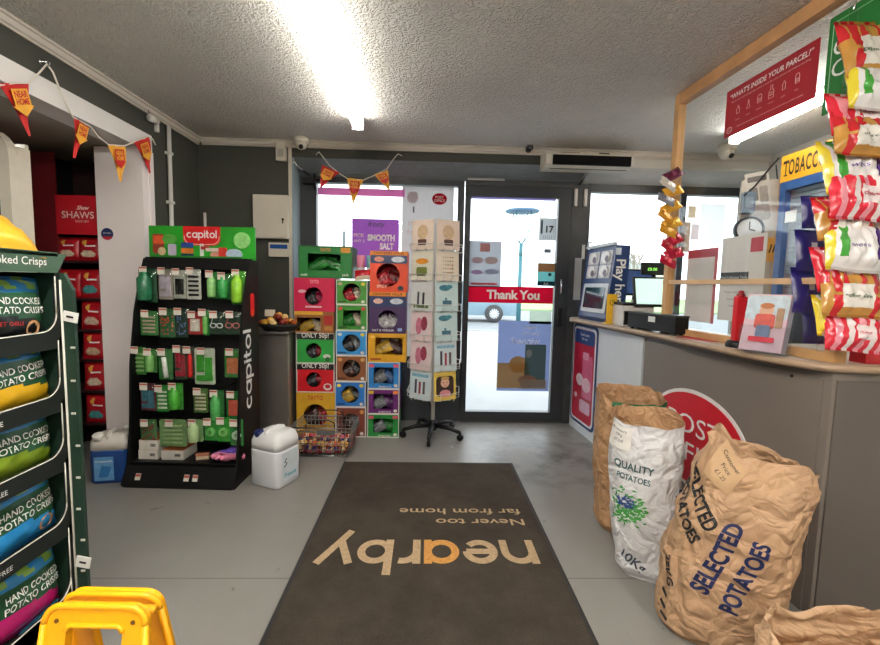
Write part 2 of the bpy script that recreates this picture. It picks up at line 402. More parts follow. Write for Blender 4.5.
sbox('wall_back_right', *span(AY(588, 172, D1).x, XR, D1, D2+.1, 2.165, CEIL), M((204, 200, 192), .6, var=.04, scale=5), 'white wall strip above the right window', 'wall')
# recess cheek lining, sloping ribbed shutter housing and the pale one beside it
sbox('trim_3', *span(CHX, CHX+.012, D1-.006, D2, 0, 2.16), M((142, 156, 164), .4, var=.06), 'blue grey lining of the recess left of the window', 'trim')
XRIB = AY(588, 172, D1).x
def fascia(x0, x1, nrib, name, mat, label):
    mb = MB(); pr = []
    for i in range(nrib*4+1):
        t = i/(nrib*4); d = .004*(i % 4 in (1, 2)); pr.append((D1+.0 + .195*t, 2.164 - .1*t - d))
    vs = [(x, q[0], q[1]) for x in (x0, x1) for q in pr] + [(x, q[0], q[1]+.02) for x in (x0, x1) for q in pr]; n = len(pr); fs = []
    for i in range(n-1): fs += [(i, i+1, n+i+1, n+i), (2*n+i, 3*n+i, 3*n+i+1, 2*n+i+1)]
    mb.add(vs, fs); return struct(mb.build(name, mat), label, 'shutter housing')
fascia(CHX+.012, XRIB, 9, 'trim_4', M((120, 126, 130), .35, .3, var=.08), 'grey ribbed shutter housing above the entrance door')
fascia(XRIB, XR, 1, 'trim_5', M((196, 196, 192), .45, var=.05), 'pale smooth housing above the right window')
# cornice
CORN = M((196, 188, 176), .5, var=.05, scale=6)
def cornice(name, p0, p1, nrm, label):
    d = (Vector(p1)-Vector(p0)); L_ = d.length; prof = [(0, 0), (.036, 0), (.036, .01), (.026, .014), (.02, .034), (.012, .04), (.012, .05), (0, .05)]
    m = Matrix((Vector(nrm), Vector((0, 0, -1)), d.normalized())).transposed().to_4x4(); m.translation = Vector(p0)
    return struct(MB().prism(prof, 0, L_).build(name, CORN, None, m), label, 'cornice')
cornice('trim_6', (XL, YB, CEIL), (XL, D1, CEIL), (1, 0, 0), 'cream cornice along the left wall')
cornice('trim_7', (XL+.036, D1, CEIL), (XR, D1, CEIL), (0, -1, 0), 'cream cornice along the back wall')
sbox('trim_8', *span(CHX-.022, CHX+.002, D1-.014, D1, 0, CEIL-.05), CREAM, 'cream corner bead left of the window recess', 'trim')

# ---- shopfront on the plane y = D2
FB = frame((0, D2, 0), (1, 0, 0))              # inside face of the shopfront, local x = world x, local y = height
def gx(px, py=250): return AY(px, py, D2).x
def gz(px, py): return AY(px, py, D2).z
ZT, ZLOW = 2.065, .52
GL = glass_mat((250, 252, 252), .05)
xw0, xw1, xd0, xd1, xp1 = gx(313), gx(463), gx(464), gx(571), gx(584)
def bars(name, rects, mat, y0, y1, parent=None):
    mb = MB()
    for i, (x0, x1, z0, z1) in enumerate(rects): mb.box(*span(x0, x1, y0-.0007*i, y1+.0005*i, z0, z1))
    return mb.build(name, mat, parent)
lw = MB(); lw.box(*span(CHX, xd0, D2, D2+.1, 0, ZLOW)); struct(lw.build('wall_low_left', M((62, 68, 72), .6)), 'dark low wall under the left window', 'wall')
lw = MB(); lw.box(*span(xp1, XR, D2, D2+.1, 0, .69)); struct(lw.build('wall_low_right', M((112, 122, 128), .6)), 'grey low wall under the right window', 'wall')
wf = bars('window_1', [(CHX, xw0+.035, ZLOW, ZT), (xw1-.055, xw1, ZLOW, ZT), (xw0, xw1, ZT-.045, ZT+.12), (xw0, xw1, ZLOW, ZLOW+.05), (CHX, xw0, ZT, ZT+.1)], FRAME, D2-.02, D2+.05)
struct(wf, 'dark framed shop window behind the crisp boxes', 'window')
bars('pane', [(xw0+.03, xw1-.05, ZLOW+.04, ZT-.04)], GL, D2+.02, D2+.026, wf)
wf2 = bars('window_2', [(xp1, xp1+.03, .69, ZT), (XR-.05, XR, .69, ZT), (xp1, XR, ZT-.06, ZT+.12), (xp1, XR, .69, .74), (2.15, 2.2, .69, ZT)], FRAME, D2-.02, D2+.05)
struct(wf2, 'dark framed shop window behind the counter', 'window')
bars('pane', [(xp1+.025, XR-.045, .73, ZT-.05)], GL, D2+.02, D2+.026, wf2)
bars('sill', [(xp1, XR, .66, .70)], WHITE, D2-.07, D2+.02, wf2)
# door frame post and door leaf
dg0, dg1 = gx(469.5), gx(556)
dgt, dgb = gz(510, 197.5), gz(505, 411)
dr = bars('door_1', [(xd0, dg0, .01, ZT-.035), (dg1, xd1-.02, .01, ZT-.035), (xd0, xd1-.02, dgt, ZT-.035), (xd0, xd1-.02, .01, dgb)], FRAME, D2-.025, D2+.03)
struct(dr, 'glazed dark entrance door with red Thank You band', 'door')
bars('pane', [(dg0-.01, dg1+.01, dgb-.01, dgt+.01)], GL, D2+.004, D2+.01, dr)
hm = MB(); hm.box(*span(dg1+.02, dg1+.055, D2-.07, D2-.025, .86, 1.02), bev=.006); hm.build('lock_case', BLACK, dr)
hm = MB(); hm.tube([(dg1+.04, D2-.055, 1.26), (dg1+.04, D2-.06, 1.2), (dg1+.04, D2-.055, 1.14)], .008); hm.build('door_handle', CHROME, dr)
fr2 = bars('trim_9', [(xd1-.018, xp1, 0, ZT), (xd0-.0, xd1, ZT-.033, ZT+.12)], M((58, 60, 60), .45, var=.35, scale=14), D2-.03, D2+.05)
struct(fr2, 'scratched dark door post between door and right window', 'door frame')
MB().box(*span(xd1-.004, xd1+.018, D2-.05, D2-.03, 1.88, 2.02)).build('contact_switch', WHITE, fr2); MB().box(*span(xp1-.035, xp1-.012, D2-.05, D2-.03, 1.88, 2.02)).build('contact_switch', WHITE, fr2)
sb = MB(); sb.box(*span(xp1-.03, xp1-.005, D2-.036, D2-.03, 1.44, 1.56)); sb.build('sticker', M((200, 202, 200), .5), fr2)
sb = bars('door_closer', [(xd0+.01, xd0+.32, 2.066, 2.085)], CHROME, D2-.05, D2-.03, fr2)
sbox('trim_10', *span(xd0, xd1, D2-.03, D2+.06, 0, .012), M((92, 94, 94), .35, .7), 'metal threshold under the entrance door', 'threshold')

# ---- outside
sbox('pavement', *span(-14, 16, D2+.1, 12, -.2, -.05), M((150, 152, 152), .8, var=.06, scale=3), 'pale pavement outside the shop', 'pavement')
sbox('road', *span(-40, 44, 12, 24, -.25, -.12), M((128, 132, 134), .85, var=.08, scale=3), 'grey road across the way', 'road')
sbox('kerb', *span(-14, 16, 11.8, 12, -.2, -.03), M((150, 152, 152), .8), 'kerb between pavement and road', 'kerb')
sbox('lawn', *span(-40, 44, 24, 60, -.25, -.05), M((140, 172, 112), .9, var=.2, scale=2), 'strip of grass beyond the road', 'lawn')
lp = AZ(519, 340, -.05); LY = 13.4
q = AY(519, 300, LY)
t = thing('street_lamp', 'teal street lamp with a flat dish top seen through the door', 'street lamp', T(q.x, LY, -.12))
LMT = M((52, 110, 120), .5); ztop = AY(519, 211, LY).z + .12
MB().tube([(0, 0, 0), (0, 0, ztop*.62)], [.075, .06], 10).build('pole', LMT, t)
a = MB()
for k in range(4):
    w_ = pi/4 + k*pi/2; a.tube([(0, 0, ztop*.72), (.22*cos(w_), .22*sin(w_), ztop*.78), (.33*cos(w_), .33*sin(w_), ztop-.03)], .016, 6)
a.tube([(0, 0, ztop*.61), (0, 0, ztop*.73)], .06, 10); a.build('bracket', LMT, t)
MB().lathe([(.02, ztop-.07), (.5, ztop-.04), (.54, ztop), (.5, ztop+.03), (.1, ztop+.08), (.01, ztop+.09)], 28).build('lamp_dish', M((88, 122, 150), .5), t)
# parked car whose rear wheel shows below the red band
CY = 15.5; cw = AY(494, 310, CY)
t = thing('car', 'pale silver parked car, wheel seen under the red door band', 'car', T(cw.x, CY, -.12))
prof = [(.95, .25), (.98, .6), (.85, .92), (.1, 1.02), (-.5, 1.48), (-2.0, 1.5), (-2.9, 1.05), (-3.6, .92), (-3.7, .5), (-3.6, .25)]
b = MB(); b.prism(prof, -.8, .8, 0, RX(pi/2)); b.build('body', M((120, 146, 160), .3, .2, coat=.4), t, T(0, .85, 0))
g = MB(); g.prism([(-.02, 1.0), (-.52, 1.42), (-1.9, 1.44), (-2.5, 1.05)], -.805, .805, 0, RX(pi/2)); g.build('side_window', M((96, 124, 136), .1), t, T(0, .85, 0))
for wx in (0, -2.65):
    wm = MB().lathe([(.2, -.1), (.3, -.1), (.325, -.06), (.325, .06), (.3, .1), (.2, .1)], 28, 0, RX(pi/2)); wo = wm.build('wheel', M((62, 64, 66), .7), t, T(wx, .02, .33))
    r_ = MB(); MB().lathe([(.21, .0), (.21, .06), (.001, .06)], 24, 0, RX(pi/2)).build('brake_disc', M((80, 84, 88), .5), wo)
    for k in range(6): r_.box((0, .1, 0), (.045, .36, .03), 0, RX(pi/2) @ T(0, 0, .1) @ RZ(k*pi/6) @ T(0, -.1, 0))
    r_.lathe([(.2, .07), (.215, .09), (.23, .09), (.24, .07)], 24, 0, RX(pi/2)); r_.lathe([(.05, .08), (.05, .13), (.01, .13)], 12, 0, RX(pi/2)); r_.build('hubcap', M((222, 226, 228), .35, .5), wo)
def house(x, y, w_, d, h, rh, label, col):
    t = thing('house', label, 'house', T(x, y, -.1)); MB().box((0, 0, h/2), (w_, d, h)).build('wall', M(col, .8), t)
    MB().prism([(-w_/2-.2, h), (w_/2+.2, h), (0, h+rh)], -d/2-.2, d/2+.2, 0, RX(pi/2)).build('roof', M((168, 172, 178), .8), t)
    for k in (-1, 0, 1): MB().box((k*w_*.3, -d/2-.02, h*.6), (w_*.14, .06, h*.22)).build('window', M((120, 140, 150), .2), t)

house(24, 56, 13, 8, 3.2, 1.8, 'cream house far beyond the right window', (216, 210, 200))
def bare_tree(x, y, h, seed, label):
    rnd = random.Random(seed); mb = MB(); t = thing('bare_tree', label, 'tree', T(x, y, -.1)); tr = MB().tube([(0, 0, 0), (.05, 0, h*.4)], [h*.03, h*.02], 8); tr.build('trunk', M((128, 116, 108), .9), t)
    def br(p, d, L_, r, n):
        e = p + d*L_; mb.tube([p, p.lerp(e, .5) + Vector((rnd.uniform(-.1, .1)*L_, 0, rnd.uniform(0, .1)*L_)), e], [r, r*.8, r*.6], 5, cap=False)
        if n:
            for _ in range(3 if n > 1 else 4): br(e, (d + Vector((rnd.uniform(-.8, .8), rnd.uniform(-.5, .5), rnd.uniform(-.1, .6)))).normalized(), L_*rnd.uniform(.6, .8), r*.6, n-1)
    for k in range(4): br(Vector((.05, 0, h*.38)), Vector((rnd.uniform(-.7, .7), rnd.uniform(-.5, .5), 1)).normalized(), h*.22, h*.015, 3)
    mb.build('branches', M((150, 138, 130), .9), t)
bare_tree(15.0, 30, 4.2, 3, 'bare tree on the grass seen right of the lottery stand')
bare_tree(12.2, 34, 3.2, 5, 'smaller bare tree on the grass nearer the lottery stand')
# ================================================================== LEFT SIDE
REDF = M((196, 30, 28), .6, var=.1, scale=30); YELF = M((236, 170, 52), .6, var=.08, scale=30); CARDW = M((232, 230, 224), .6, var=.03)
def bunting(name, label, strings, flags, fr, r=.004):
    """string runs and flags on the upright frame fr, all read in pixels"""
    def L3(px, py, z=0): a = on(fr, px, py); return Vector((a[0], a[1], z))
    t = thing(name, label, 'bunting', fr)
    s = MB()
    for run in strings: s.tube([L3(*p, z=.004) for p in run], r, 6)
    s.build('string', M((228, 220, 208), .7), t)
    for a, b, c, ground, em in flags:
        A, B, C_ = L3(*a), L3(*b), L3(*c); f = MB()
        n = 8; V = []; F = []
        for i in range(n+1):
            k = i/n; P, Q = A.lerp(C_, k), B.lerp(C_, k)
            for j in range(5):
                p = P.lerp(Q, j/4); p.z = .004 + .01*sin(k*3+a[0])*(j/4) + .006*sin(j*1.6+k*4); V.append(p)
        for i in range(n):
            for j in range(4): F.append((i*5+j, i*5+j+1, i*5+j+6, i*5+j+5))
        f.add(V, F, 0, True); f.add([p - Vector((0, 0, .0015)) for p in V], [q[::-1] for q in F], 0, True)
        fo = f.build('flag', ground, t); m_ = (A+B)/2
        ax = (B-A)*.27; dn = C_-m_
        def e(u, v): q = m_ + ax*u + dn*v; return (q.x, q.y, .018)
        arrow = [(-1, .1), (1, .1), (1, .42), (1.35, .42), (0, .62), (-1.35, .42), (-1, .42)]
        k_ = MB(); k_.add([e(*p) for p in arrow], [tuple(range(7))], 0); k_.add([(e(*p)[0], e(*p)[1], .0172) for p in arrow], [tuple(range(7))[::-1]], 0)
        for word, v in (('NEAR', .2), ('HOME', .34)):
            vs, fs = text_data(word, .1, weight=.04); wd = max(p.x for p in vs)
            k_.add([(e(p.x/wd*.8, v - p.y/wd*.22)[0], e(p.x/wd*.8, v - p.y/wd*.22)[1], .0192) for p in vs], fs, 1)
        k_.build('emblem', [em, ground], fo)
    h = MB()
    for run in strings:
        pass
    return t
FL = frame((XL+.028, 0, 0), (0, 1, 0))
bunting('bunting', 'red and yellow pennant bunting looped along the left white board', [[(-6, 86), (14, 83), (28, 83), (38, 73), (46, 64)], [(46, 64), (52, 72), (60, 92), (72, 117), (90, 127), (98, 137), (108, 145), (124, 146), (133, 142), (147, 137), (152, 139), (155, 145)]],
        [((-3, 83), (28, 83), (29, 136), REDF, YELF), ((73, 117), (90, 127), (73, 158), REDF, YELF), ((107, 145), (124, 146), (120, 182), YELF, REDF), ((133, 142), (147, 137), (150, 173), REDF, YELF)], FL)
FW = frame((0, D1-.03, 0), (1, 0, 0))
bunting('bunting', 'red and yellow pennant bunting hung above the shop window', [[(316, 155), (319, 152), (323, 157), (330, 166), (340, 174), (348, 179), (364, 180), (373, 176), (387, 169), (393, 160), (398, 154), (402, 156)]],
        [((322, 165), (340, 173), (320, 188), REDF, YELF), ((347, 178), (364, 180), (353, 204), YELF, REDF), ((374, 175), (388, 170), (390, 191), YELF, REDF)], FW, .0035)
def hook(px, py, fr, label):
    a = on(fr, px, py); t = thing('wall_hook', label, 'hook', fr @ T(a[0], a[1], -.026))
    MB().lathe([(.012, 0), (.012, .004), (.004, .006), (.004, .03)], 10).build('screw_plate', CHROME, t)
    MB().tube([(0, 0, .026), (0, -.012, .03), (0, -.018, .036), (0, -.012, .042), (0, 0, .042)], .003, 6).build('hook', CHROME, t)
hook(46, 62, FL, 'small screw hook holding the bunting on the white board')

# pipe, bell bracket and wall fittings
a = AX(169, 112, XL+.02); b = AX(166.5, 230, XL+.02)
t = thing('wall_pipe', 'white cable pipe running up the dark wall above the green topped stand', 'pipe', T(XL+.02, a.y-.01, 0))
MB().tube([(0, 0, CEIL-.05), (0, 0, .02)], .014, 10).build('pipe', WHITE, t)
for z in (1.72, 2.05, 1.2): MB().box((-.004, 0, z), (.04, .045, .02), 0, None, .003).build('clip', WHITE, t)
b = AX(158, 125, XL+.02)
t = thing('alarm_bracket', 'white wall bracket with wire hook beside the cable pipe', 'bracket', T(XL, b.y, b.z))
MB().box((.012, 0, 0), (.024, .02, .09), 0, None, .004).build('plate', WHITE, t); MB().tube([(.02, 0, .02), (.03, -.05, .012), (.03, -.1, .01)], [.014, .02, .024], 10).build('arm', WHITE, t)
MB().tube([(.02, -.09, .03), (.02, -.1, .07), (.01, -.1, .1)], .003, 6).build('wire', CHROME, t)
FBK = frame((0, D1, 0), (1, 0, 0))
m_, w_, h_ = rect_on(FBK, 203.5, 213, 208.5, 250); t = thing('conduit', 'short white conduit stub on the dark back wall', 'conduit', m_)
MB().tube([(0, h_/2, .012), (0, -h_/2, .012)], .011, 8).build('pipe', WHITE, t)
m_, w_, h_ = rect_on(FBK, 255.5, 196, 290, 239); t = thing('meter_cabinet', 'white wall cabinet with small black keyhole on the dark wall', 'cabinet', m_)
plate(w_, h_, .05, r=.006).build('body', CREAM, t); d_ = plate(w_*.96, h_*.96, .006, z=.05, r=.006).build('door', CREAM, t)
k_ = MB(); disc(k_, w_*.36, -h_*.06, .009, .056, .062); k_.box((w_*.36, -h_*.11, .06), (.008, .03, .004)); k_.build('keyhole', BLACK, d_)
m_, w_, h_ = rect_on(FBK, 270, 243, 290, 257); t = thing('alarm_keypad', 'small white control panel with blue display below the wall cabinet', 'keypad', m_)
plate(w_, h_, .03, r=.006).build('body', CREAM, t); plate(w_*.86, h_*.3, .002, z=.03, y=h_*.22).build('display', M((40, 84, 150), .2), t)
m_, w_, h_ = rect_on(FBK, 277.5, 143, 287, 162); t = thing('alarm_sensor', 'little white sensor box under the cornice', 'sensor', m_)
plate(w_, h_, .04, r=.005).build('body', CREAM, t); plate(w_*.6, h_*.4, .004, z=.04, y=-h_*.1, r=.004).build('lens', M((170, 164, 150), .3), t)
def dome(px, py, y, label, s=1.0, drop=.0):
    p = AY(px, py, y); t = thing('dome_camera', label, 'security camera', T(p.x, y, CEIL-drop))
    MB().lathe([(.055*s, -.0), (.056*s, -.03*s), (.05*s, -.04*s)], 24).build('base', CREAM, t)
    MB().lathe([(.048*s, -.03*s), (.046*s, -.055*s), (.036*s, -.075*s), (.02*s, -.086*s), (.001, -.09*s)], 24).build('dome', CREAM, t)
    MB().lathe([(.016*s, 0), (.016*s, .012), (.001, .013)], 16, 0, T(.01, -.03*s, -.072*s) @ RX(radians(125))).build('lens', BLACK, t); return t
dome(301, 132, D1-.09, 'white dome camera in the ceiling corner above the wall cabinet')
p = AY(529, 149, D1-.05); t = thing('bullet_camera', 'small black camera under the cornice left of the air curtain', 'security camera', T(p.x, D1-.05, p.z))
MB().tube([(0, .02, 0), (0, -.045, 0)], .024, 14).build('body', BLACK, t); MB().lathe([(.017, 0), (.017, .004), (.012, .006)], 14, 0, T(0, -.044, 0) @ RX(pi/2)).build('lens', M((70, 72, 76), .15), t)
MB().box((0, .02, .035), (.05, .02, .05), 0, None, .004).build('bracket', BLACK, t)
# warm-air curtain above the door
p0, p1 = AY(544, 149, D1-.1), AY(629, 170, D1-.1)
t = thing('air_curtain', 'long cream air curtain heater fixed above the door', 'heater', T((p0.x+p1.x)/2, D1, 0)); wd = p1.x-p0.x
pr = [(0, 2.112), (-.13, 2.112), (-.17, 2.13), (-.175, 2.2), (-.15, 2.232), (0, 2.232)]
MB().prism(pr, -wd/2, wd/2, 0, Matrix(((0, 0, 1, 0), (1, 0, 0, 0), (0, 1, 0, 0), (0, 0, 0, 1)))).build('casing', M((206, 198, 184), .4), t)
g = MB(); g.add([(-wd/2+.05, -.1, 2.1095), (wd/2-.02, -.1, 2.1095), (wd/2-.02, -.175, 2.129), (wd/2-.02, -.1785, 2.196), (-wd/2+.05, -.1785, 2.196), (-wd/2+.05, -.175, 2.129)], [(0, 1, 2, 5), (5, 2, 3, 4)]); g.build('grille', M((10, 10, 11), .7, spec=.1), t)
k_ = MB(); k_.box((-wd*.22, 0, 0), (wd*.22, .007, .0008)); k_.build('lettering', M((120, 114, 104), .6), t, T(0, -.1665, 2.216) @ RX(radians(52))); k_ = MB(); k_.box((wd*.16, 0, 0), (.08, .016, .0008)); k_.build('name_plate', M((70, 64, 56), .6), t, T(0, -.1665, 2.216) @ RX(radians(52)))
def rod(name, label, a, b, r=.007, fit=True):
    t = thing(name, label, 'bracket', T(*a)); d = Vector(b)-Vector(a)
    MB().tube([(0, 0, 0), d], r, 8).build('rod', CHROME, t); m = MB(); m.lathe([(.016, -.004), (.016, .004), (.01, .008)], 12); m.build('end_cap', WHITE, t); return t
rod('shutter_stay', 'thin white stay at the left end of the shutter housing', AY(294, 163, D1-.01), AY(309.5, 175.5, D2-.03))
rod('shutter_stay', 'thin bright stay at the right end of the ribbed shutter housing', AY(589, 172, D1-.0), AY(579, 185, D2-.03))
p = AY(311, 181, D2-.05); t = thing('shutter_motor', 'black fitting in the top left corner of the window recess', 'fitting', T(p.x, D2-.05, p.z))
MB().box((-.02, 0, 0), (.09, .05, .05), 0, None, .006).build('body', BLACK, t); MB().tube([(.02, 0, 0), (.075, 0, .0)], .014, 10).build('shaft', BLACK, t); MB().tube([(.035, -.02, -.06), (.035, -.02, .05)], .01, 8).build('lever', BLACK, t)

# ------------------------------------------------------------------ side bay: chiller and red sweets display
t = thing('drinks_chiller', 'cream open chiller with rounded top corner in the side bay', 'chiller', T(-2.475, 2.33, 0))
W2, HT = .37, 1.93; CH = M((222, 214, 196), .35, var=.05)
def rr(x0, x1, z0, z1, r, n=6):
    o_ = []
    for cx, cz, a in ((x1-r, z1-r, 0), (x0+r, z1-r, 90), (x0+.001, z0+.001, 180), (x1-.001, z0+.001, 270)):
        rad = r if a < 180 else .001; o_ += arc(cx, cz, rad, a, a+90, n)
    return o_
MB().ringplate(rr(-W2, W2, .0, HT, .13), rr(-W2+.055, W2-.055, .4, HT-.06, .1), 0, .05, 0, RX(pi/2)).build('front_frame', CH, t)
b = MB(); b.box((-W2+.02, .035, HT/2-.03), (.04, .07, HT-.1)); b.box((W2-.02, .035, HT/2-.03), (.04, .07, HT-.1)); b.box((0, .035, HT-.05), (W2*2-.2, .07, .04)); b.box((0, .075, HT/2), (W2*2-.04, .02, HT-.1)); b.box((0, .035, .2), (W2*2-.08, .06, .4)); b.build('body', CH, t)
MB().box((0, .035, HT-.085), (W2*2-.24, .03, .02)).build('lamp', M((222, 236, 255), emit=60, var=.01), t)
for z in (1.40, 1.12, .8): MB().box((0, .036, z), (W2*2-.1, .06, .012)).build('shelf', M((226, 228, 228), .4), t)
BT = [M((120, 84, 60), .2), M((230, 228, 220), .3), M((150, 60, 70), .25), M((60, 80, 70), .2)]
for k in range(9):
    x = -2.475 - .215 + k*.066; o_ = thing('drink_bottle', '%s drink bottle on the chiller shelf, %s from its right end' % (['brown', 'white', 'red', 'dark green'][k % 4], ['ninth', 'eighth', 'seventh', 'sixth', 'fifth', 'fourth', 'third', 'second', 'first'][k]), 'bottle', T(x, 2.366, 1.406), 'drinks in the chiller')
    MB().lathe([(.026, 0), (.028, .02), (.028, .1), (.024, .125), (.012, .15), (.012, .165)], 14).build('body', BT[k % 4], o_); MB().lathe([(.014, .162), (.014, .182), (.001, .183)], 10).build('cap', [CARDW, BLACK][k % 2], o_)

FS = frame((0, 2.84, 0), (1, 0, 0)); DKR = M((104, 18, 26), .5, var=.1); REDS = M((176, 22, 34), .45, var=.08)
x0, zt = on(FS, 31, 138); x1 = on(FS, 104, 200)[0]
t = thing('sweets_display', 'tall dark red branded sweets display behind the white jamb', 'display stand', T((x0+x1)/2, 2.84, 0)); wd = x1-x0; zt = 1.97
MB().box((0, .3, zt/2), (wd, .02, zt)).build('back_panel', M((52, 30, 30), .5, var=.1), t)
MB().box((-wd/2+.045, .012, zt/2), (.16, .012, zt)).build('front_panel', DKR, t)
MB().box((-wd/2+.006, .16, zt/2), (.012, .28, zt)).build('side_panel', BLACK, t)
sw = MB(); pts = [(x*wd, z) for x, z in ((.12, 1.66), (.07, 1.72), (.1, 1.82), (.16, 1.78), (.2, 1.7), (.24, 1.62))]
stroke(sw, pts, .022, .0, 0, False); sw.build('emblem', M((96, 84, 84), .5), t, T(0, .286, 0) @ RX(pi/2))
hx0, hz1 = on(FS, 56, 195); hx1, hz0 = on(FS, 98.5, 235)
cx = (hx0+hx1)/2-(x0+x1)/2
hc = plate(hx1-hx0, hz1-hz0, .01).build('header_card', M((186, 24, 38), .45, var=.06), t, T(cx, 0, (hz0+hz1)/2) @ RX(pi/2))
lettering(hc, [('SHAWS', .012, -.0, .042, dict(weight=.01)), ('SINCE 1877', .035, -.04, .012), ('ʃhaw', .02, .045, .022, dict(shear=.4, weight=.05)) if 0 else ('\u2042\u2042', .02, .045, .02) if 0 else ('Shaw', .045, .045, .024, dict(shear=.45, weight=.04))], M((238, 214, 206), .5), .0115)
rowsS = [on(FS, 100, y)[1] for y in (261, 298.5, 330, 360, 391, 424)]
for z in rowsS: MB().box((.02, .15, z-.008), (wd-.06, .28, .014)).build('shelf', M((40, 16, 20), .5), t)
ORD = ['top', 'second', 'third', 'fourth', 'fifth', 'bottom']
GOLD = M((224, 170, 70), .4); NUT = M((214, 190, 160), .6, var=.3, scale=60)
for r_, z in enumerate(rowsS):
    xa = on(FS, 100, 270)[0]; nxt = (rowsS[r_-1] - z) if r_ else .17
    for c_, x in enumerate(([xa-.085, xa-.22] if r_ < 2 else [xa-.085])):
        h = min(.185, nxt-.022); w = .15
        pal = [(214, 198, 172), (70, 150, 150), (206, 180, 160), (196, 170, 140)]
        def zone(u, v, r_=r_): return 1 if (u-.5)**2/.09 + (v-.3)**2/.025 < 1 else (2 if (u-.36)**2 + (v-.78)**2 < .012 else (3 if abs(v-.62) < .025 and .35 < u < .8 else 0))
        mb, sf = packet(w, h, .035, zone, r_*2+c_)
        o_ = thing('sweets_bag', 'red sweets bag %s, %s shelf of the dark red display' % ('nearest the white jamb' if c_ == 0 else 'away from the jamb', ORD[r_]), 'bag of sweets', T(x, 2.88, z + h/2) @ RX(pi/2 - .05), 'red sweets bags')
        mb.build('bag', [M((178, 20, 34), .28, var=.15, scale=9), M(pal[r_ % 4], .5, var=.35, scale=50), GOLD, TXTW], o_)
# round sticker on the jamb
m_, w_, h_ = rect_on(frame((0, YP-.001, 0), (1, 0, 0)), 101.5, 228, 113, 240); t = thing('round_sticker', 'round navy and red sticker on the white jamb', 'sticker', m_)
k_ = MB(); disc(k_, 0, 0, h_/2, 0, .0015); k_.build('disc', M((26, 44, 92), .4), t); k_ = MB(); k_.prism(arc(0, 0, h_*.48, 205, 335, 12), .0016, .002); k_.build('segment', M((186, 36, 50), .4), t)
lettering(t, [('SECURED', 0, h_*.08, h_*.11)], TXTW, .002)

# ------------------------------------------------------------------ green crisps stand in the left foreground
SX, SY = -1.078, 1.3
FC = frame((SX, SY, 0), (0, 1, 0)); GRN = M((26, 52, 38), .5, var=.1, scale=10); GRNL = M((64, 92, 72), .5, var=.1, scale=10); INK = M((13, 22, 18), .6, var=.12); EDGE = M((216, 212, 200), .8)
t = thing('crisps_stand', 'dark green cardboard stand of hand cooked crisps in the left foreground', 'display stand', FC)
sd = .34; hz = on(FC, 60, 273)[1]; hz1 = on(FC, 40, 251)[1]; W_ = .62
rz = [on(FC, 48, y)[1] for y in (332, 398, 461, 532, 613)] + [.22, .06]
MB().box((-W_-.006, hz1/2, -sd/2), (.012, hz1, sd)).build('side_panel', GRN, t)
sp = MB(); pts = [(-sd, 0), (.036, 0), (.036, hz-.05), (.012, hz), (-sd, hz)]; sp.prism(pts, -.006, .006, 0, Matrix(((0, 0, 1, .006), (0, 1, 0, 0), (1, 0, 0, 0), (0, 0, 0, 1))))
so = sp.build('side_panel', GRN, t)
e_ = MB(); e_.tube([(-.0025, .0, .004), (-.0025, hz-.02, .004)], .003, 6); rnd = random.Random(4)
e_.build('torn_edge', EDGE, so)
n_ = MB()
for z in [hz-.12-.1*k for k in range(11)]: n_.box((-.0015, z, .022 + .004*((k_ := int(z*100)) % 3)), (.003, .006, .012), 0, T(0, 0, 0))
n_.build('slot', EDGE, so)
MB().box((-W_/2, hz1/2, -sd+.006), (W_, hz1, .012)).build('back_panel', INK, t)
MB().box((-W_/2, hz1-.006, -sd/2), (W_, .012, sd)).build('top_panel', GRNL, t)
hd = MB(); hd.prism([(-W_, hz), (-.004, hz), (.03, hz1-.004), (-W_, hz1)], -.012, .0); ho = hd.build('header', GRNL, t)
lettering(ho, [('Hand Cooked Crisps', -.168, (hz+hz1)/2-.002, .021, dict(weight=.012))], TXTW, .0015)
BAGC = [((28, 30, 30), (190, 50, 50), 'black', 'top'), ((226, 178, 32), (236, 196, 60), 'yellow', 'second'), ((122, 148, 36), (150, 180, 60), 'lime green', 'third'), ((38, 134, 196), (222, 160, 90), 'blue', 'fourth'), ((186, 26, 108), (200, 60, 130), 'magenta', 'fifth'), ((60, 160, 190), (220, 190, 60), 'turquoise', 'bottom')]
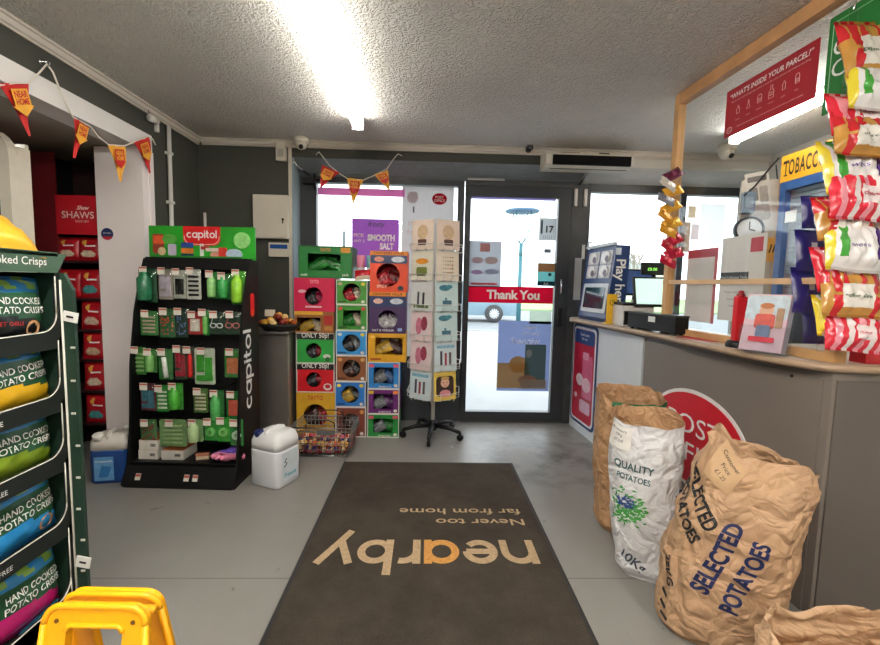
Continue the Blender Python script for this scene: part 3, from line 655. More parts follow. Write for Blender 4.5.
for r_, z in enumerate(rz[:6]):
    tp = (rz[r_-1]-.018) if r_ else hz
    s_ = MB(); s_.box((-W_/2, z-.03, -sd/2), (W_-.01, .01, sd-.02)); sh = s_.build('shelf', INK, t)
    # card front with a rounded window: lip, lintel and corner fillet
    lip = MB(); zl = z-.052
    lip.prism([(-W_+.01, zl), (-.002, zl), (-.002, tp), (-.014, tp)] + [(-.016, z+.05)] + arc(-.066, z+.05, .05, 0, -90, 8) + [(-W_+.01, z-.006)], -.008, .0)
    lo = lip.build('lip', INK, t)
    eg = MB(); eg.tube([(-.015, tp-.01, 0), (-.016, z+.05, 0)] + [(q[0], q[1], 0) for q in arc(-.066, z+.05, .05, 0, -90, 8)] + [(-W_+.01, z-.006, 0)], .0018, 5); eg.build('cut_edge', EDGE, lo)
    if r_ >= 1: lettering(lo, [('GLUTEN FREE', -.3 + .05, zl+.02, .013)], TXTW, .0012)
    for c_ in range(2):
        h = min(.19, tp-z+.012); w = .225; g, acc, nm, pos = BAGC[r_]
        def zone(u, v):
            if v < .36 + .05*sin(u*5): return 1
            if v > .8: return 3 if (u*3.1 + v*2) % 1 < .5 else 2
            if v > .73: return 2
            return 0
        mb, sf = packet(w, h, .05, zone, r_*3+c_+20, 20, 20, .05)
        x = -.006 - w/2 - c_*(w+.004)
        o_ = thing('crisps_bag', '%s and green crisps bag, %s row of the green stand, %s' % (nm, pos, 'far end' if c_ == 0 else 'nearer the camera'), 'bag of crisps', FC @ T(x, z-.024 + h/2, -.055) @ RX(-.1) @ RZ((-.04, .05)[(r_+c_) % 2]), 'hand cooked crisps bags')
        bo = mb.build('bag', [M((34, 82, 52), .3, var=.25, scale=14), M(g, .3, var=.12, scale=12), M((44, 128, 186), .3, var=.3, scale=16), M((130, 170, 70), .3, var=.3, scale=16)], o_)
        tm = MB()
        put_text(tm, 'HAND COOKED', .01, h*.12, 0, h*.1, mapf=lambda a, b: sf(a, b), weight=.015, width=w*.72); put_text(tm, 'POTATO CRISPS', .01, -h*.02, 0, h*.1, mapf=lambda a, b: sf(a, b), weight=.015, width=w*.76)
        tm.build('lettering', TXTW, bo)
        if r_ in (0, 3):
            k_ = MB(); k_.add([sf(.055 + .024*cos(2*pi*i/14), -h*.3 + .022*sin(2*pi*i/14)) for i in range(14)], [tuple(range(14))], 0); k_.build('emblem', M((226, 172, 120), .5, var=.3, scale=60), bo)
        if r_ == 0:
            tm = MB(); put_text(tm, 'SWEET CHILLI', -.025, -h*.22, 0, h*.06, mapf=lambda a, b: sf(a, b), weight=.01); tm.build('lettering', M((200, 50, 50), .5), bo)
for (px, py, k) in ((75, 317, 0), (81, 562, 1)):
    q = AY(px, py, SY-.004); l_ = FC.inverted() @ q
    t_ = MB(); t_.box((0, 0, 0), (.004, .03 if not k else .035, .042), 0, RX(.2)); t_.box((-.003, .0, .0), (.001, .006, .02), 1, RX(.2)); t_.build('price_ticket', [CARDW, TXTB], t, T(-.004, l_.y, .03))
# yellow crisps bag lying on top of the stand
def zone(u, v): return 1 if u < .33 and v < .7 else (2 if u < .36 else 0)
mb, sf = packet(.26, .2, .07, zone, 55, 18, 18)
t = thing('crisps_bag', 'yellow crisps bag lying on top of the green stand', 'bag of crisps', FC @ T(-.15, hz1+.045, -.1) @ RY(-.1) @ RX(radians(-55)) @ RZ(-.12), 'hand cooked crisps bags')
mb.build('bag', [M((226, 166, 36), .35, var=.12, scale=10), M((220, 224, 228), .35), M((70, 120, 190), .35)], t)

# ------------------------------------------------------------------ yellow floor sign, bottom left
YEL = M((250, 176, 10), .38, var=.04, scale=8)
pA, pB = AZ(52, 600, .6), AZ(160, 604, .6)
t = thing('floor_sign', 'yellow plastic folding floor sign with an open handle top', 'floor sign', T((pA.x+pB.x)/2-.01, pA.y+.01, 0) @ RZ(-.03))
def leafp(sgn, name, zt, dx):
    o_ = []; i_ = []; wt, wb = .09, .12
    for cx, cz, a in ((wt-.03, zt-.03, 0), (-wt+.03, zt-.03, 90)): o_ += arc(cx, cz, .03, a, a+90, 6)
    o_ += [(-wb+.002*k, .002*0) for k in range(7)][:7] + [(wb-.002*(6-k), 0) for k in range(7)]
    for cx, cz, a in ((wt-.05, zt-.043, 0), (-wt+.05, zt-.043, 90)): i_ += arc(cx, cz, .01, a, a+90, 6)
    i_ += [(-wt+.037+.001*k, zt-.24) for k in range(7)] + [(wt-.037-.001*(6-k), zt-.24) for k in range(7)]
    m = RX(pi/2 + sgn*.17); mb = MB(); mb.ringplate(o_, i_, -.008, .008, 0)
    ol = mb.build(name, YEL, t, T(dx, sgn*.127, 0) @ m)
    rim = MB(); rim.tube([(p[0], p[1], .008) for p in o_[:14]], .006, 6); rim.tube([(p[0], p[1], .008) for p in i_[:14]], .005, 6); rim.tube([(o_[0][0]-.0, o_[0][1], .008), (wb, .05, .008)], .006, 6); rim.tube([(o_[13][0], o_[13][1], .008), (-wb, .05, .008)], .006, 6); rim.build('rim', YEL, ol)
    for s_ in (-1, 1): k = MB(); disc(k, s_*(wt-.022), zt-.026, .004, .007, .0092); k.build('hole', M((110, 70, 10), .6), ol)
leafp(1, 'front_leaf', .6, -.006); leafp(-1, 'rear_leaf', .612, .006)
MB().tube([(-.09, 0, .575), (.09, 0, .575)], .008, 8).build('hinge_pin', YEL, t)
# ================================================================== HOUSEHOLD STAND WITH GREEN HEADER
A_, B_ = AZ(122, 488, 0), AZ(232, 491, 0)
ang = atan2(B_.y-A_.y, B_.x-A_.x); wS = .635; hS = 1.315; dS = .36
CM = T((A_.x+B_.x)/2, (A_.y+B_.y)/2, 0) @ RZ(ang)            # local x right, y away, z up; y = 0 is the front of the base
GREEN = M((52, 150, 50), .4, var=.12, scale=14); TAG = M((226, 220, 208), .6, var=.03); TAGR = M((186, 90, 70), .6)
t = thing('household_stand', 'black floor stand of household goods with green picture header', 'display stand', CM)
prof = [(dS, 0), (.012, 0), (.0, .018), (.05, .115), (.08, .3), (.105, .7), (.155, 1.0), (.21, 1.2), (.255, hS), (dS, hS)]
SIDE = Matrix(((0, 0, 1, 0), (1, 0, 0, 0), (0, 1, 0, 0), (0, 0, 0, 1)))
MB().prism(prof, -.006, .006, 0, SIDE).build('side_panel', BLACK, t, T(-wS/2, 0, 0))
rs = MB().prism(prof, -.006, .006, 0, SIDE).build('side_panel', BLACK, t, T(wS/2, 0, 0))
MB().box((0, dS-.006, hS/2), (wS-.012, .012, hS)).build('back_panel', M((16, 16, 17), .55), t)
bs = MB(); bs.prism([(.006, .0), (.002, .018), (.046, .115), (dS-.012, .115), (dS-.012, 0)], -wS/2+.006, wS/2-.006, 0, SIDE); bo = bs.build('base', BLACK, t)
slope = atan2(.044, .097)
for x in (-.235, .045, .095): tk = MB(); tk.box((0, 0, 0), (.03, .001, .036), 0, T(x, .0185, .06) @ RX(-slope)); tk.box((0, -.001, .008), (.028, .001, .014), 1, T(x, .0185, .06) @ RX(-slope)); tk.build('price_ticket', [TAG, TAGR], bo)
MB().prism([(.225, hS-.06), (.235, hS-.06), (.265, hS), (dS, hS), (dS, hS+.012), (.255, hS+.008)], -wS/2+.006, wS/2-.006, 0, SIDE).build('top_panel', BLACK, t, T(0, .0, 0))
# header card
hw, hh = .655, .2
hd = plate(hw, hh, .012).build('header_card', M((44, 160, 42), .35, var=.3, scale=5), t, T(0, dS-.03, hS+hh/2+.002) @ RX(pi/2))
rl = MB(); pts = [(-.115, hh/2), (-.115, .035)] + arc(-.07, .03, .045, 190, 260, 6) + [(0, -.018)] + arc(.07, .03, .045, 280, 350, 6) + [(.115, hh/2)]
rl.prism(pts, .012, .0135); ro = rl.build('logo_panel', M((220, 34, 34), .35), hd)
k_ = MB(); sk = [(-.115, .035)] + arc(-.07, .03, .045, 190, 260, 6) + [(0, -.018)] + arc(.07, .03, .045, 280, 350, 6) + [(.115, .035)]
stroke(k_, [(p[0]*.94, p[1]+.008) for p in sk], .003, .0142); geo_word(k_, 'capitol', 0, .03, .034, .0075, .0142); k_.build('lettering', TXTW, hd)
def printed(parent, items, z):
    """small printed pictures on a card: (x, y, w, h, colour, shape)"""
    ms = []; mb = MB()
    for i, (x, y, w, h, c, s_) in enumerate(items):
        ms.append(M(c, .4, var=.18, scale=40))
        if s_ == 'o': disc(mb, x, y, h/2, z, z + .0006*(i+1), i, 18, w/h)
        else: plate(w, h, .0006*(i+1), i, mb, x, y, z, r=min(w, h)*.2)
    return mb.build('picture', ms, parent)
printed(hd, [(-.27, -.01, .07, .12, (150, 60, 40), 'r'), (-.265, .015, .07, .05, (226, 90, 50), 'r'), (-.25, -.055, .05, .05, (220, 190, 150), 'o'), (-.2, .02, .09, .06, (90, 170, 70), 'o'), (-.185, -.045, .05, .07, (200, 190, 214), 'r'), (-.09, -.015, .075, .03, (44, 74, 150), 'r'), (-.09, -.05, .075, .03, (220, 120, 50), 'r'), (-.09, -.083, .075, .03, (30, 40, 90), 'r'), (0, -.05, .022, .09, (226, 238, 226), 'r'), (.02, -.03, .05, .02, (160, 40, 40), 'r'), (.075, -.04, .1, .02, (230, 210, 200), 'r'), (.093, -.07, .08, .04, (226, 160, 140), 'o'), (.13, -.06, .05, .07, (214, 60, 50), 'r'), (.2, -.065, .1, .065, (190, 210, 230), 'o'), (.25, .02, .1, .1, (150, 220, 130), 'o'), (-.03, -.09, .56, .02, (36, 130, 40), 'r')], .0121)
# side lettering, reading upwards
k_ = MB(); zc = .66
geo_word(k_, 'capitol', 0, -.033, .07, .0145, .0075, tf=lambda x, y: (x, y)); so = k_.build('lettering', TXTW, rs, Matrix(((0, 0, 1, 0), (0, -1, 0, .215), (1.28, 0, 0, zc), (0, 0, 0, 1))) @ Matrix(((1, 0, 0, 0), (0, 1, 0, 0), (0, 0, 1, 0), (0, 0, 0, 1))))
k_ = MB(); plate(.14, .05, .002, mb=k_, r=.02); lg = k_.build('logo_panel', M((214, 30, 34), .35), rs, Matrix(((0, 0, 1, .006), (0, -1, 0, .275), (1, 0, 0, 1.045), (0, 0, 0, 1))))
k_ = MB(); plate(.03, .012, .0012, mb=k_, z=.002, x=-.045); k_.build('picture', M((232, 110, 60), .4), rs, Matrix(((0, 0, 1, .006), (0, -1, 0, .275), (1, 0, 0, 1.045), (0, 0, 0, 1))))
# pegged goods: pixel boxes, kind and colours
FCAP = frame((CM @ Vector((0, .1, 0))), (cos(ang), sin(ang), 0))
def stand_px(px, py, yl):
    fr = frame(CM @ Vector((0, yl, 0)), (cos(ang), sin(ang), 0)); return on(fr, px, py)
hookM = CHROME
ORDN = ['first', 'second', 'third', 'fourth', 'fifth', 'sixth', 'seventh', 'eighth']
GDK = (26, 96, 46); GMD = (46, 150, 54); GLT = (120, 200, 70)
ROWS = [
 ('top', .24, [(139, 269, 157, 301, 'tall dark green clear-fronted pack', (24, 84, 52), (40, 110, 76), 'tube'), (159, 270, 173, 298, 'card of pastel erasers', (170, 160, 150), (206, 190, 210), 'multi'), (174, 271, 186, 297, 'white card with a black square', (200, 200, 190), (28, 28, 30), 'sq'), (187, 270, 201, 298, 'white card of black stripes', (226, 224, 216), (34, 34, 36), 'bars'), (208, 273, 218, 297, 'green card holding a bottle', (44, 150, 60), (150, 210, 130), 'tube'), (219, 275, 231, 298, 'green tin shaped pack', (36, 128, 54), (60, 160, 80), 'tube'), (232, 272, 246, 303, 'tall bright lime pack', (76, 180, 40), (150, 214, 60), 'tube')]),
 ('second', .19, [(141, 312, 158, 334, 'pack of pastel pencils', (60, 140, 70), (206, 176, 160), 'bars'), (160, 310, 175, 336, 'bag of mixed coloured marbles', (50, 110, 60), (190, 90, 60), 'beads'), (176, 310, 188, 336, 'dark bag of shiny beads', (34, 60, 50), (80, 110, 150), 'beads'), (189, 313, 202, 333, 'red pack of playing cards', (186, 40, 44), (236, 226, 214), 'sq'), (203, 311, 209, 334, 'thin green blister card', (40, 136, 54), (110, 180, 90), 'tube'), (210, 313, 224, 333, 'card with black rimmed reading glasses', (30, 60, 44), (214, 220, 222), 'specs'), (225, 313, 241, 333, 'card with red rimmed reading glasses', (34, 66, 46), (216, 120, 124), 'specs')]),
 ('third', .15, [(133, 348, 146, 373, 'pack of green sponge cloths', (70, 150, 60), (150, 196, 120), 'bars'), (147, 350, 157, 371, 'small green refill pack', (60, 130, 56), (120, 180, 100), 'tube'), (159, 350, 173, 378, 'green card with a white roll', (60, 130, 66), (228, 230, 224), 'roll'), (175, 347, 187, 378, 'dark pack with a red corner', (70, 80, 66), (170, 40, 60), 'multi'), (188, 348, 194, 377, 'narrow card with red tool handle', (60, 66, 56), (196, 40, 40), 'tube'), (195, 349, 215, 383, 'white and green gloves card', (206, 214, 196), (64, 168, 52), 'multi'), (225, 350, 241, 376, 'green card with an orange picture', (60, 140, 60), (206, 120, 80), 'sq')]),
 ('fourth', .125, [(141, 384, 156, 409, 'maroon and teal air freshener pack', (96, 30, 50), (60, 120, 140), 'multi'), (157, 386, 169, 410, 'green pack with white strip', (44, 150, 50), (220, 232, 214), 'bars'), (170, 384, 183, 408, 'plain bright green pack', (50, 160, 44), (80, 180, 60), 'tube'), (194, 389, 208, 411, 'green pack of clothes pegs', (90, 130, 60), (210, 200, 170), 'bars'), (211, 391, 224, 419, 'twin green bottles on a card', (34, 120, 50), (80, 170, 90), 'tube'), (227, 392, 241, 418, 'green card with a small red label', (34, 124, 54), (210, 90, 70), 'sq')]),
 ('fifth', .105, [(141, 420, 157, 441, 'pack of reddish scourers', (60, 110, 56), (150, 70, 60), 'beads'), (160, 420, 187, 445, 'wide clear pack of pale green cloths', (120, 160, 100), (170, 196, 140), 'bars'), (189, 420, 203, 440, 'folded pale green cloth pack', (130, 170, 110), (176, 206, 150), 'tube'), (205, 419, 217, 439, 'green pack with a round sponge', (44, 160, 54), (120, 210, 110), 'round'), (218, 418, 230, 440, 'bright green pack with a round lid', (50, 170, 50), (140, 216, 120), 'round'), (231, 420, 243, 444, 'green card with a white hose coil', (36, 140, 60), (190, 220, 190), 'round')]),
]
for rn, yl, items in ROWS:
    for k, (x0, y0, x1, y1, nm, c1, c2, kind) in enumerate(items):
        a, b = stand_px(x0-.6, y0-1, yl), stand_px(x1+.6, y1+1.5, yl); w, h = b[0]-a[0], a[1]-b[1]; cx, cz = (a[0]+b[0])/2, (a[1]+b[1])/2
        o_ = thing('pegged_pack', '%s, %s row of the black stand, %s from left' % (nm, rn, ORDN[k]), 'pack', CM @ T(cx, yl, cz) @ RX(pi/2), 'packs pegged on the black stand')
        plate(w, h, .002, r=min(w, h)*.1).build('backing_card', M(c1, .4, var=.2, scale=30), o_)
        m2 = M(c2, .25, var=.22, scale=45); mb = MB()
        if kind == 'tube': mb.lathe([(w*.3, -h*.44), (w*.36, -h*.4), (w*.36, h*.2), (w*.2, h*.3), (w*.2, h*.38), (.001, h*.38)], 14, 0, T(0, 0, w*.3) @ RX(-pi/2)); nm2 = 'bottle'
        elif kind == 'multi':
            for q, (xx, yy, ww, h2) in enumerate(((-.2, .1, .35, .5), (.2, -.05, .35, .6), (0, -.32, .8, .16))): mb.box((xx*w, yy*h, .006), (ww*w, h2*h, .01), 0, None, .003)
        elif kind == 'sq': mb.box((0, -h*.08, .006), (w*.66, h*.55, .009), 0, None, .002)
        elif kind == 'bars':
            for q in range(5): mb.box((0, h*(.25-.15*q), .006), (w*.7, h*.075, .008), 0, None, .002)
        elif kind == 'roll': mb.tube([(-w*.05, h*.25, .014), (w*.1, -h*.42, .014)], .013, 12)
        elif kind == 'round': disc(mb, 0, -h*.1, w*.36, .002, .014, 0, 20); mb.lathe([(w*.16, .014), (w*.26, .018), (w*.3, .014)], 18, 0, T(0, -h*.1, 0))
        elif kind == 'specs':
            for s_ in (-1, 1): mb.tube([(s_*w*.22 + w*.19*cos(2*pi*i/14), -h*.1 + w*.15*sin(2*pi*i/14), .008) for i in range(15)], .0035, 6)
            mb.tube([(-w*.06, -h*.06, .008), (0, -h*.03, .009), (w*.06, -h*.06, .008)], .003, 6); mb.tube([(-w*.4, -h*.1, .008), (-w*.2, h*.28, .012), (w*.1, h*.3, .012)], .003, 6)
        else:
            rnd = random.Random(k+len(nm))
            for q in range(26): mb.lathe([(.0001, -.006), (.005, -.003), (.006, 0), (.005, .003), (.0001, .006)], 7, 0, T(rnd.uniform(-.38, .38)*w, rnd.uniform(-.42, .25)*h, .006))
        mb.build({'tube': 'bottle', 'specs': 'spectacles', 'beads': 'contents', 'roll': 'roll'}.get(kind, 'blister'), m2, o_)
        fb, _ = packet(w*1.06, h*1.05, .026, lambda u, v: 0, k+40, 10, 12, .05, .35); fb.build('film', glass_mat((247, 250, 247), .1), o_)
        # the peg it hangs on, with its ticket, belongs to the stand
        hk = MB(); hk.tube([(cx, dS-.012, cz+h*.5-.006), (cx, yl-.02, cz+h*.5-.003), (cx, yl-.032, cz+h*.5+.004)], .0025, 6); ho = hk.build('peg_hook', hookM, t)
        tg = MB(); tx = cx - .004; tg.box((tx, yl-.035, cz+h*.5-.012), (.044, .0012, .042), 0, T(0, 0, 0)); tg.box((tx, yl-.0362, cz+h*.5+.001), (.043, .0008, .009), 1); tg.build('price_ticket', [TAG, TAGR], ho)
MB().box((0, .2, .128), (wS-.02, .28, .008)).build('shelf', BLACK, t)
def on_shelf(px, py, yl): a = stand_px(px, py, yl); return a[0]
for (x0, x1, z, nm) in ((138, 157, .132, 'lower of two stacked white cartons at the foot of the black stand'), (139, 158, .19, 'upper of two stacked white cartons at the foot of the black stand'), (161, 183, .132, 'single white carton with orange top on the black stand bottom shelf')):
    a, b = on_shelf(x0, 462, .09), on_shelf(x1, 462, .09); w = b-a; o_ = thing('carton', nm, 'carton', CM @ T((a+b)/2, .165, z), 'white cartons on the black stand')
    hh_ = .056; MB().box((0, 0, hh_/2), (w, .14, hh_), 0, None, .001).build('box', M((222, 218, 208), .55), o_)
    MB().box((0, 0, hh_+.0008), (w-.004, .136, .0012)).build('top_print', M((196, 110, 60), .5, var=.25, scale=30), o_)
    k_ = MB()
    for q in range(9): k_.box((w*.12 + q*w*.03, -.0706, hh_*.5), (w*.014 if q % 3 else w*.022, .0008, hh_*.3))
    k_.build('barcode', TXTB, o_)
def glove(nm, px, col, ang_, seed, yl=.11, curl=.6):
    rnd = random.Random(seed); a = on_shelf(px, 460, yl); o_ = thing('rubber_glove', nm, 'glove', CM @ T(a, yl+.02, .132) @ RZ(ang_), 'rubber gloves on the black stand')
    mb = MB(); prof = []
    mb.grid(lambda u, v: (( .045*(1-.25*(1-abs(2*v-1)))*cos(2*pi*u)), -.02+v*.12, .024 + .02*sin(2*pi*u)*(1 + .2*sin(v*9))), 16, 10, 0, None, True, True)
    for q in range(4): mb.tube([(-.034+.022*q, .09, .024), (-.038+.026*q, .13, .03), (-.04+.028*q, .155 - .012*abs(q-1.5), .022)], [.012, .011, .007], 8)
    mb.tube([(.038, .04, .024), (.062, .075, .03), (.066, .1, .026)], [.013, .011, .007], 8)
    mb.build('glove', M(col, .45, var=.15, scale=20), o_, RX(.25)); cf = MB().tube([(.047*cos(2*pi*i/18), -.02, .024+.022*sin(2*pi*i/18)) for i in range(19)], .003, 6); cf.build('cuff', M(tuple(min(255, int(c*1.12)) for c in col), .45), o_, RX(.25)); return o_
glove('purple rubber glove lying on the bottom shelf of the black stand', 219, (110, 84, 190), -1.0, 1)
glove('pink rubber glove hanging over the front of the black stand base', 234, (224, 130, 160), 2.7, 2, .1)
o_ = thing('brush', 'small brown brush at the bottom shelf middle of the black stand', 'brush', CM @ T(on_shelf(201, 460, .1), .12, .132) @ RZ(.3))
MB().box((0, 0, .03), (.075, .03, .016), 0, None, .006).build('handle', M((176, 110, 84), .5), o_); MB().box((0, 0, .011), (.07, .026, .022), 0, None, .003).build('bristles', M((214, 190, 160), .9, bump=.5, bscale=300), o_)

# ------------------------------------------------------------------ jugs on the floor
def jug(nm, label, mtx, w, d, h, body, liquid, lidc, lab):
    t = thing(nm, label, 'jug', mtx)
    def ring(z, k, r): return [(p[0], p[1], z) for p in sum([arc(sx*(w/2*k-r), sy*(d/2*k-r), r, a, a+90, 4) for sx, sy, a in ((1, 1, 0), (-1, 1, 90), (-1, -1, 180), (1, -1, 270))], [])]
    def loft(levels, name, mat):
        mb = MB(); R = [ring(*l) for l in levels]; n = len(R[0]); V = sum(R, []); F = []
        for i in range(len(R)-1):
            for j in range(n): F.append((i*n+j, i*n+(j+1) % n, (i+1)*n+(j+1) % n, (i+1)*n+j))
        F += [tuple(range(n))[::-1], tuple(range((len(R)-1)*n, len(R)*n))]
        mb.add(V, F, 0, True); return mb.build(name, mat, t)
    loft([(0, .92, .03), (.012, 1, .035), (h*.62, 1, .035), (h*.66, .985, .035)], 'body', liquid)
    up = loft([(h*.655, .988, .035), (h*.8, .98, .035), (h*.9, .86, .03), (h*.94, .7, .025)], 'shoulder', body)
    hm = MB(); hm.tube([(0, -d*.34, h*.86), (0, -d*.33, h*.94), (0, -d*.2, h*.97), (0, d*.12, h*.97), (0, d*.3, h*.94), (0, d*.33, h*.86)], [.016]*6, 10); hm.build('handle', body, t)
    cp = MB(); cp.lathe([(.027, 0), (.027, .03), (.024, .034), (.001, .034)], 18); cp.build('cap', lidc, t, T(-w*.26, -d*.32, h*.865) @ RX(.3))
    return t
MILK = M((236, 237, 236), .4, var=.03, scale=5); MILK2 = M((222, 224, 228), .42, var=.03, scale=5)
a, b, c_ = AZ(252, 488, 0), AZ(272, 491, 0), AZ(293, 475, 0)
jm = T(-.885, 2.52, 0) @ RZ(radians(-24)); t = jug('jerry_can', 'white jerry can with dark blue cap in front of the steel cabinet', jm, .215, .2, .335, MILK, MILK2, M((24, 34, 84), .4), None)
lab = plate(.13, .17, .0012).build('label', M((206, 216, 222), .5), t, T(.1081, 0, .12) @ Matrix(((0, 0, 1, 0), (1, 0, 0, 0), (0, 1, 0, 0), (0, 0, 0, 1))))
k_ = MB(); stroke(k_, [(-.03, .05), (-.045, .03), (-.025, .02), (-.05, 0)], .008, .002); k_.build('emblem', TXTB, lab)
lettering(lab, [('Freeze', .0, -.05, .026, dict(shear=.3, weight=.02))], M((40, 160, 176), .4), .002)
BLU = M((24, 66, 132), .35, var=.1, scale=8)
for i, (x, y, lb) in enumerate(((-1.84, 2.535, 'blue screen wash jug with white top by the white jamb, the nearer one'), (-1.79, 2.7, 'blue screen wash jug with white top behind the nearer jug'))):
    j = jug('screenwash_jug', lb, T(x, y, 0) @ RZ(radians((10, 24)[i])), .2, .14, .3, M((214, 208, 200), .45), BLU, CARDW, None)
    lab = plate(.1, .14, .0012).build('label', M((96, 150, 196), .45, var=.2, scale=22), j, T(-.02, -.07-.0006, .09) @ RX(pi/2))
    lettering(lab, [('Screenwash', 0, .045, .013)], TXTW, .0018); k_ = MB(); k_.prism([(-.03, -.05), (.02, -.05), (.04, .01), (-.012, .02)], .0013, .002); k_.build('picture', M((40, 110, 170), .4), lab)

# ------------------------------------------------------------------ steel cabinet with a basket of pot pourri
q0, q1 = AY(258, 340, 3.2).x, AY(299, 340, 3.2).x
a0_ = on(frame((0, 3.27, 0), (1, 0, 0)), 296, 350)[0] - .012
t = thing('steel_cabinet', 'brushed steel cabinet between the black stand and the crisp boxes', 'cabinet', T(a0_ - .012 - .17, 3.33, 0)); wC = .34; hC = .81
SS = M((176, 172, 166), .38, .85, var=.12, scale=7)
MB().box((0, 0, hC/2), (wC, .3, hC), 0, None, .004).build('body', SS, t)
dd = MB().box((.028, -.156, hC/2-.0), (wC-.075, .012, hC-.03), 0, None, .003).build('door', M((160, 154, 146), .4, .8, var=.12, scale=5), t)
h_ = MB(); h_.box((-wC/2+.062, -.166, hC-.2), (.03, .008, .12), 0, None, .002); h_.tube([(-wC/2+.066, -.172, hC-.265), (-wC/2+.066, -.172, hC-.135)], .007, 8); h_.build('hinge', M((112, 112, 110), .35, 1), dd)
MB().box((0, -.03, hC+.009), (wC+.02, .34, .018), 0, None, .004).build('top_plate', SS, t)
t = thing('gift_basket', 'black basket of wrapped chocolates and white card on the steel cabinet', 'basket', T((q0+q1)/2+.0, 3.22, hC+.018))
MB().lathe([(.09, 0), (.125, .035), (.135, .055), (.125, .055), (.115, .04), (.08, .012)], 22, 0, Matrix.Diagonal((1.15, .85, 1, 1))).build('bowl', M((30, 28, 27), .6, bump=.6, bscale=120), t)
MB().box((-.075, .0, .13), (.075, .003, .05), 0, RX(-.15)).build('card', M((226, 216, 196), .6), t)
rnd = random.Random(11); WR = [M((226, 170, 60), .3), M((160, 70, 24), .35), M((120, 30, 24), .35), M((236, 200, 130), .35)]; wl = ['gold', 'orange brown', 'dark red', 'cream']
for k in range(18):
    a_ = k*2.4; r_ = .027*sqrt(k); mb = MB(); s_ = .026
    mb.lathe([(.0005, -s_), (s_*.7, -s_*.7), (s_, 0), (s_*.75, s_*.6), (.0005, s_*.9)], 10); o_ = tag(mb.build('wrapped_chocolate', WR[k % 4]), '%s wrapped chocolate heaped in the basket on the cabinet' % wl[k % 4], 'sweet', wl[k % 4] + ' chocolates in the basket')
    o_.matrix_basis = T((q0+q1)/2 + r_*1.15*cos(a_), 3.22 + r_*.75*sin(a_), hC+.018 + .095 - .35*r_ + (.02 if k < 4 else 0)) @ RX(k) @ RY(k*1.7)

# ------------------------------------------------------------------ crisp boxes
YF = 3.27
FBX = frame((0, YF, 0), (1, 0, 0))
def crisp_box(label, x0, x1, z0, z1, depth, col, hole, contents, items, trim=None, y=YF, strip=None, cn='crisp', txt=None):
    """printed carton with a cut-out window; hole = ('o', cx, cy, r) or ('r', cx, cy, w, h) as shares of the front"""
    w, h = x1-x0, z1-z0; t = thing('crisp_box', label, 'box', T((x0+x1)/2, y, (z0+z1)/2) @ RX(pi/2), 'crisp multipack boxes by the window')
    n = 32
    def per(k):                                   # points round the rectangle
        a = 2*pi*k/n + pi/4; c, s_ = cos(a), sin(a); m = max(abs(c), abs(s_)); return (c/m*w/2, s_/m*h/2)
    outer = [per(k) for k in range(n)]
    if hole[0] == 'o': inner = [(hole[1]*w + hole[3]*w*cos(2*pi*k/n+pi/4), hole[2]*h + hole[3]*w*sin(2*pi*k/n+pi/4)) for k in range(n)]
    else: inner = [(hole[1]*w + per(k)[0]*hole[3], hole[2]*h + per(k)[1]*hole[4]) for k in range(n)]
    b = MB(); b.ringplate(outer, inner, -.004, 0, 0)
    for c, d in (((0, h/2-.0015, -depth/2-.004), (w, .003, depth)), ((0, -h/2+.0015, -depth/2-.004), (w, .003, depth)), ((-w/2+.0015, 0, -depth/2-.004), (.003, h-.006, depth)), ((w/2-.0015, 0, -depth/2-.004), (.003, h-.006, depth)), ((0, 0, -depth-.0025), (w-.006, h-.006, .003))): b.box(c, d)
    b.build('carton', M(col, .45, var=.1, scale=12), t)
    if trim:
        e = MB(); s_ = .93
        e.ringplate(outer, [(p[0]*(1-.07*h/w if w > h else .93), p[1]*.93) for p in outer], 0, .0012); e.build('border', M(trim, .5), t)
    if strip:
        sx, sy, sw, sh, sc = strip; plate(w*sw, h*sh, .0012, x=sx*w, y=sy*h).build('banner', M(sc, .5, var=.1, scale=30), t)
    if items:
        for it in items:
            mb = MB(); put_text(mb, it[0], it[1]*w, it[2]*h, .0022, it[3]*h, width=it[5]*w if len(it) > 5 else None, weight=.02); mb.build('lettering', M(it[4], .5, var=.02), t)
    if txt: printed(t, [(a*w, b_*h, c*w, d*h, e_, f) for a, b_, c, d, e_, f in txt], .0008)
    hx, hy = hole[1]*w, hole[2]*h; hw = hole[3]*w*2 if hole[0] == 'o' else hole[3]*w; hh_ = hole[3]*w*2 if hole[0] == 'o' else hole[4]*h
    pw, ph = min(hw*.7, w*.55), min(hh_*.75, h*.6)
    for q in range(4):
        cc = contents[q % len(contents)]; mb, sf = packet(pw, ph, .022, lambda u, v: 1 if abs(v-.5) < .13 else 0, q+len(label) % 9, 14, 14, .08, .45)
        px_ = hx + (-.26, .24, .0, -.05)[q]*hw; py_ = hy + (-.2, -.16, .1, .25)[q]*hh_
        px_ = max(-w/2+pw/2+.012, min(w/2-pw/2-.012, px_)); py_ = max(-h/2+ph/2+.008, min(h/2-ph/2-.008, py_))
        o_ = thing('crisp_packet', '%s crisp packet inside the %s' % (cc[1], cn), 'crisp packet', T((x0+x1)/2, y, (z0+z1)/2) @ RX(pi/2) @ T(px_, py_, -.05-.03*q) @ RZ((.5, -.4, .1, -.2)[q]) @ RX(-.3), 'crisp packets in the ' + cn)
        mb.build('bag', [M(cc[0], .25, .3, var=.3, scale=25), M(tuple(int(v*.75+30) for v in cc[0]), .3, var=.6, scale=70)], o_)
    return t
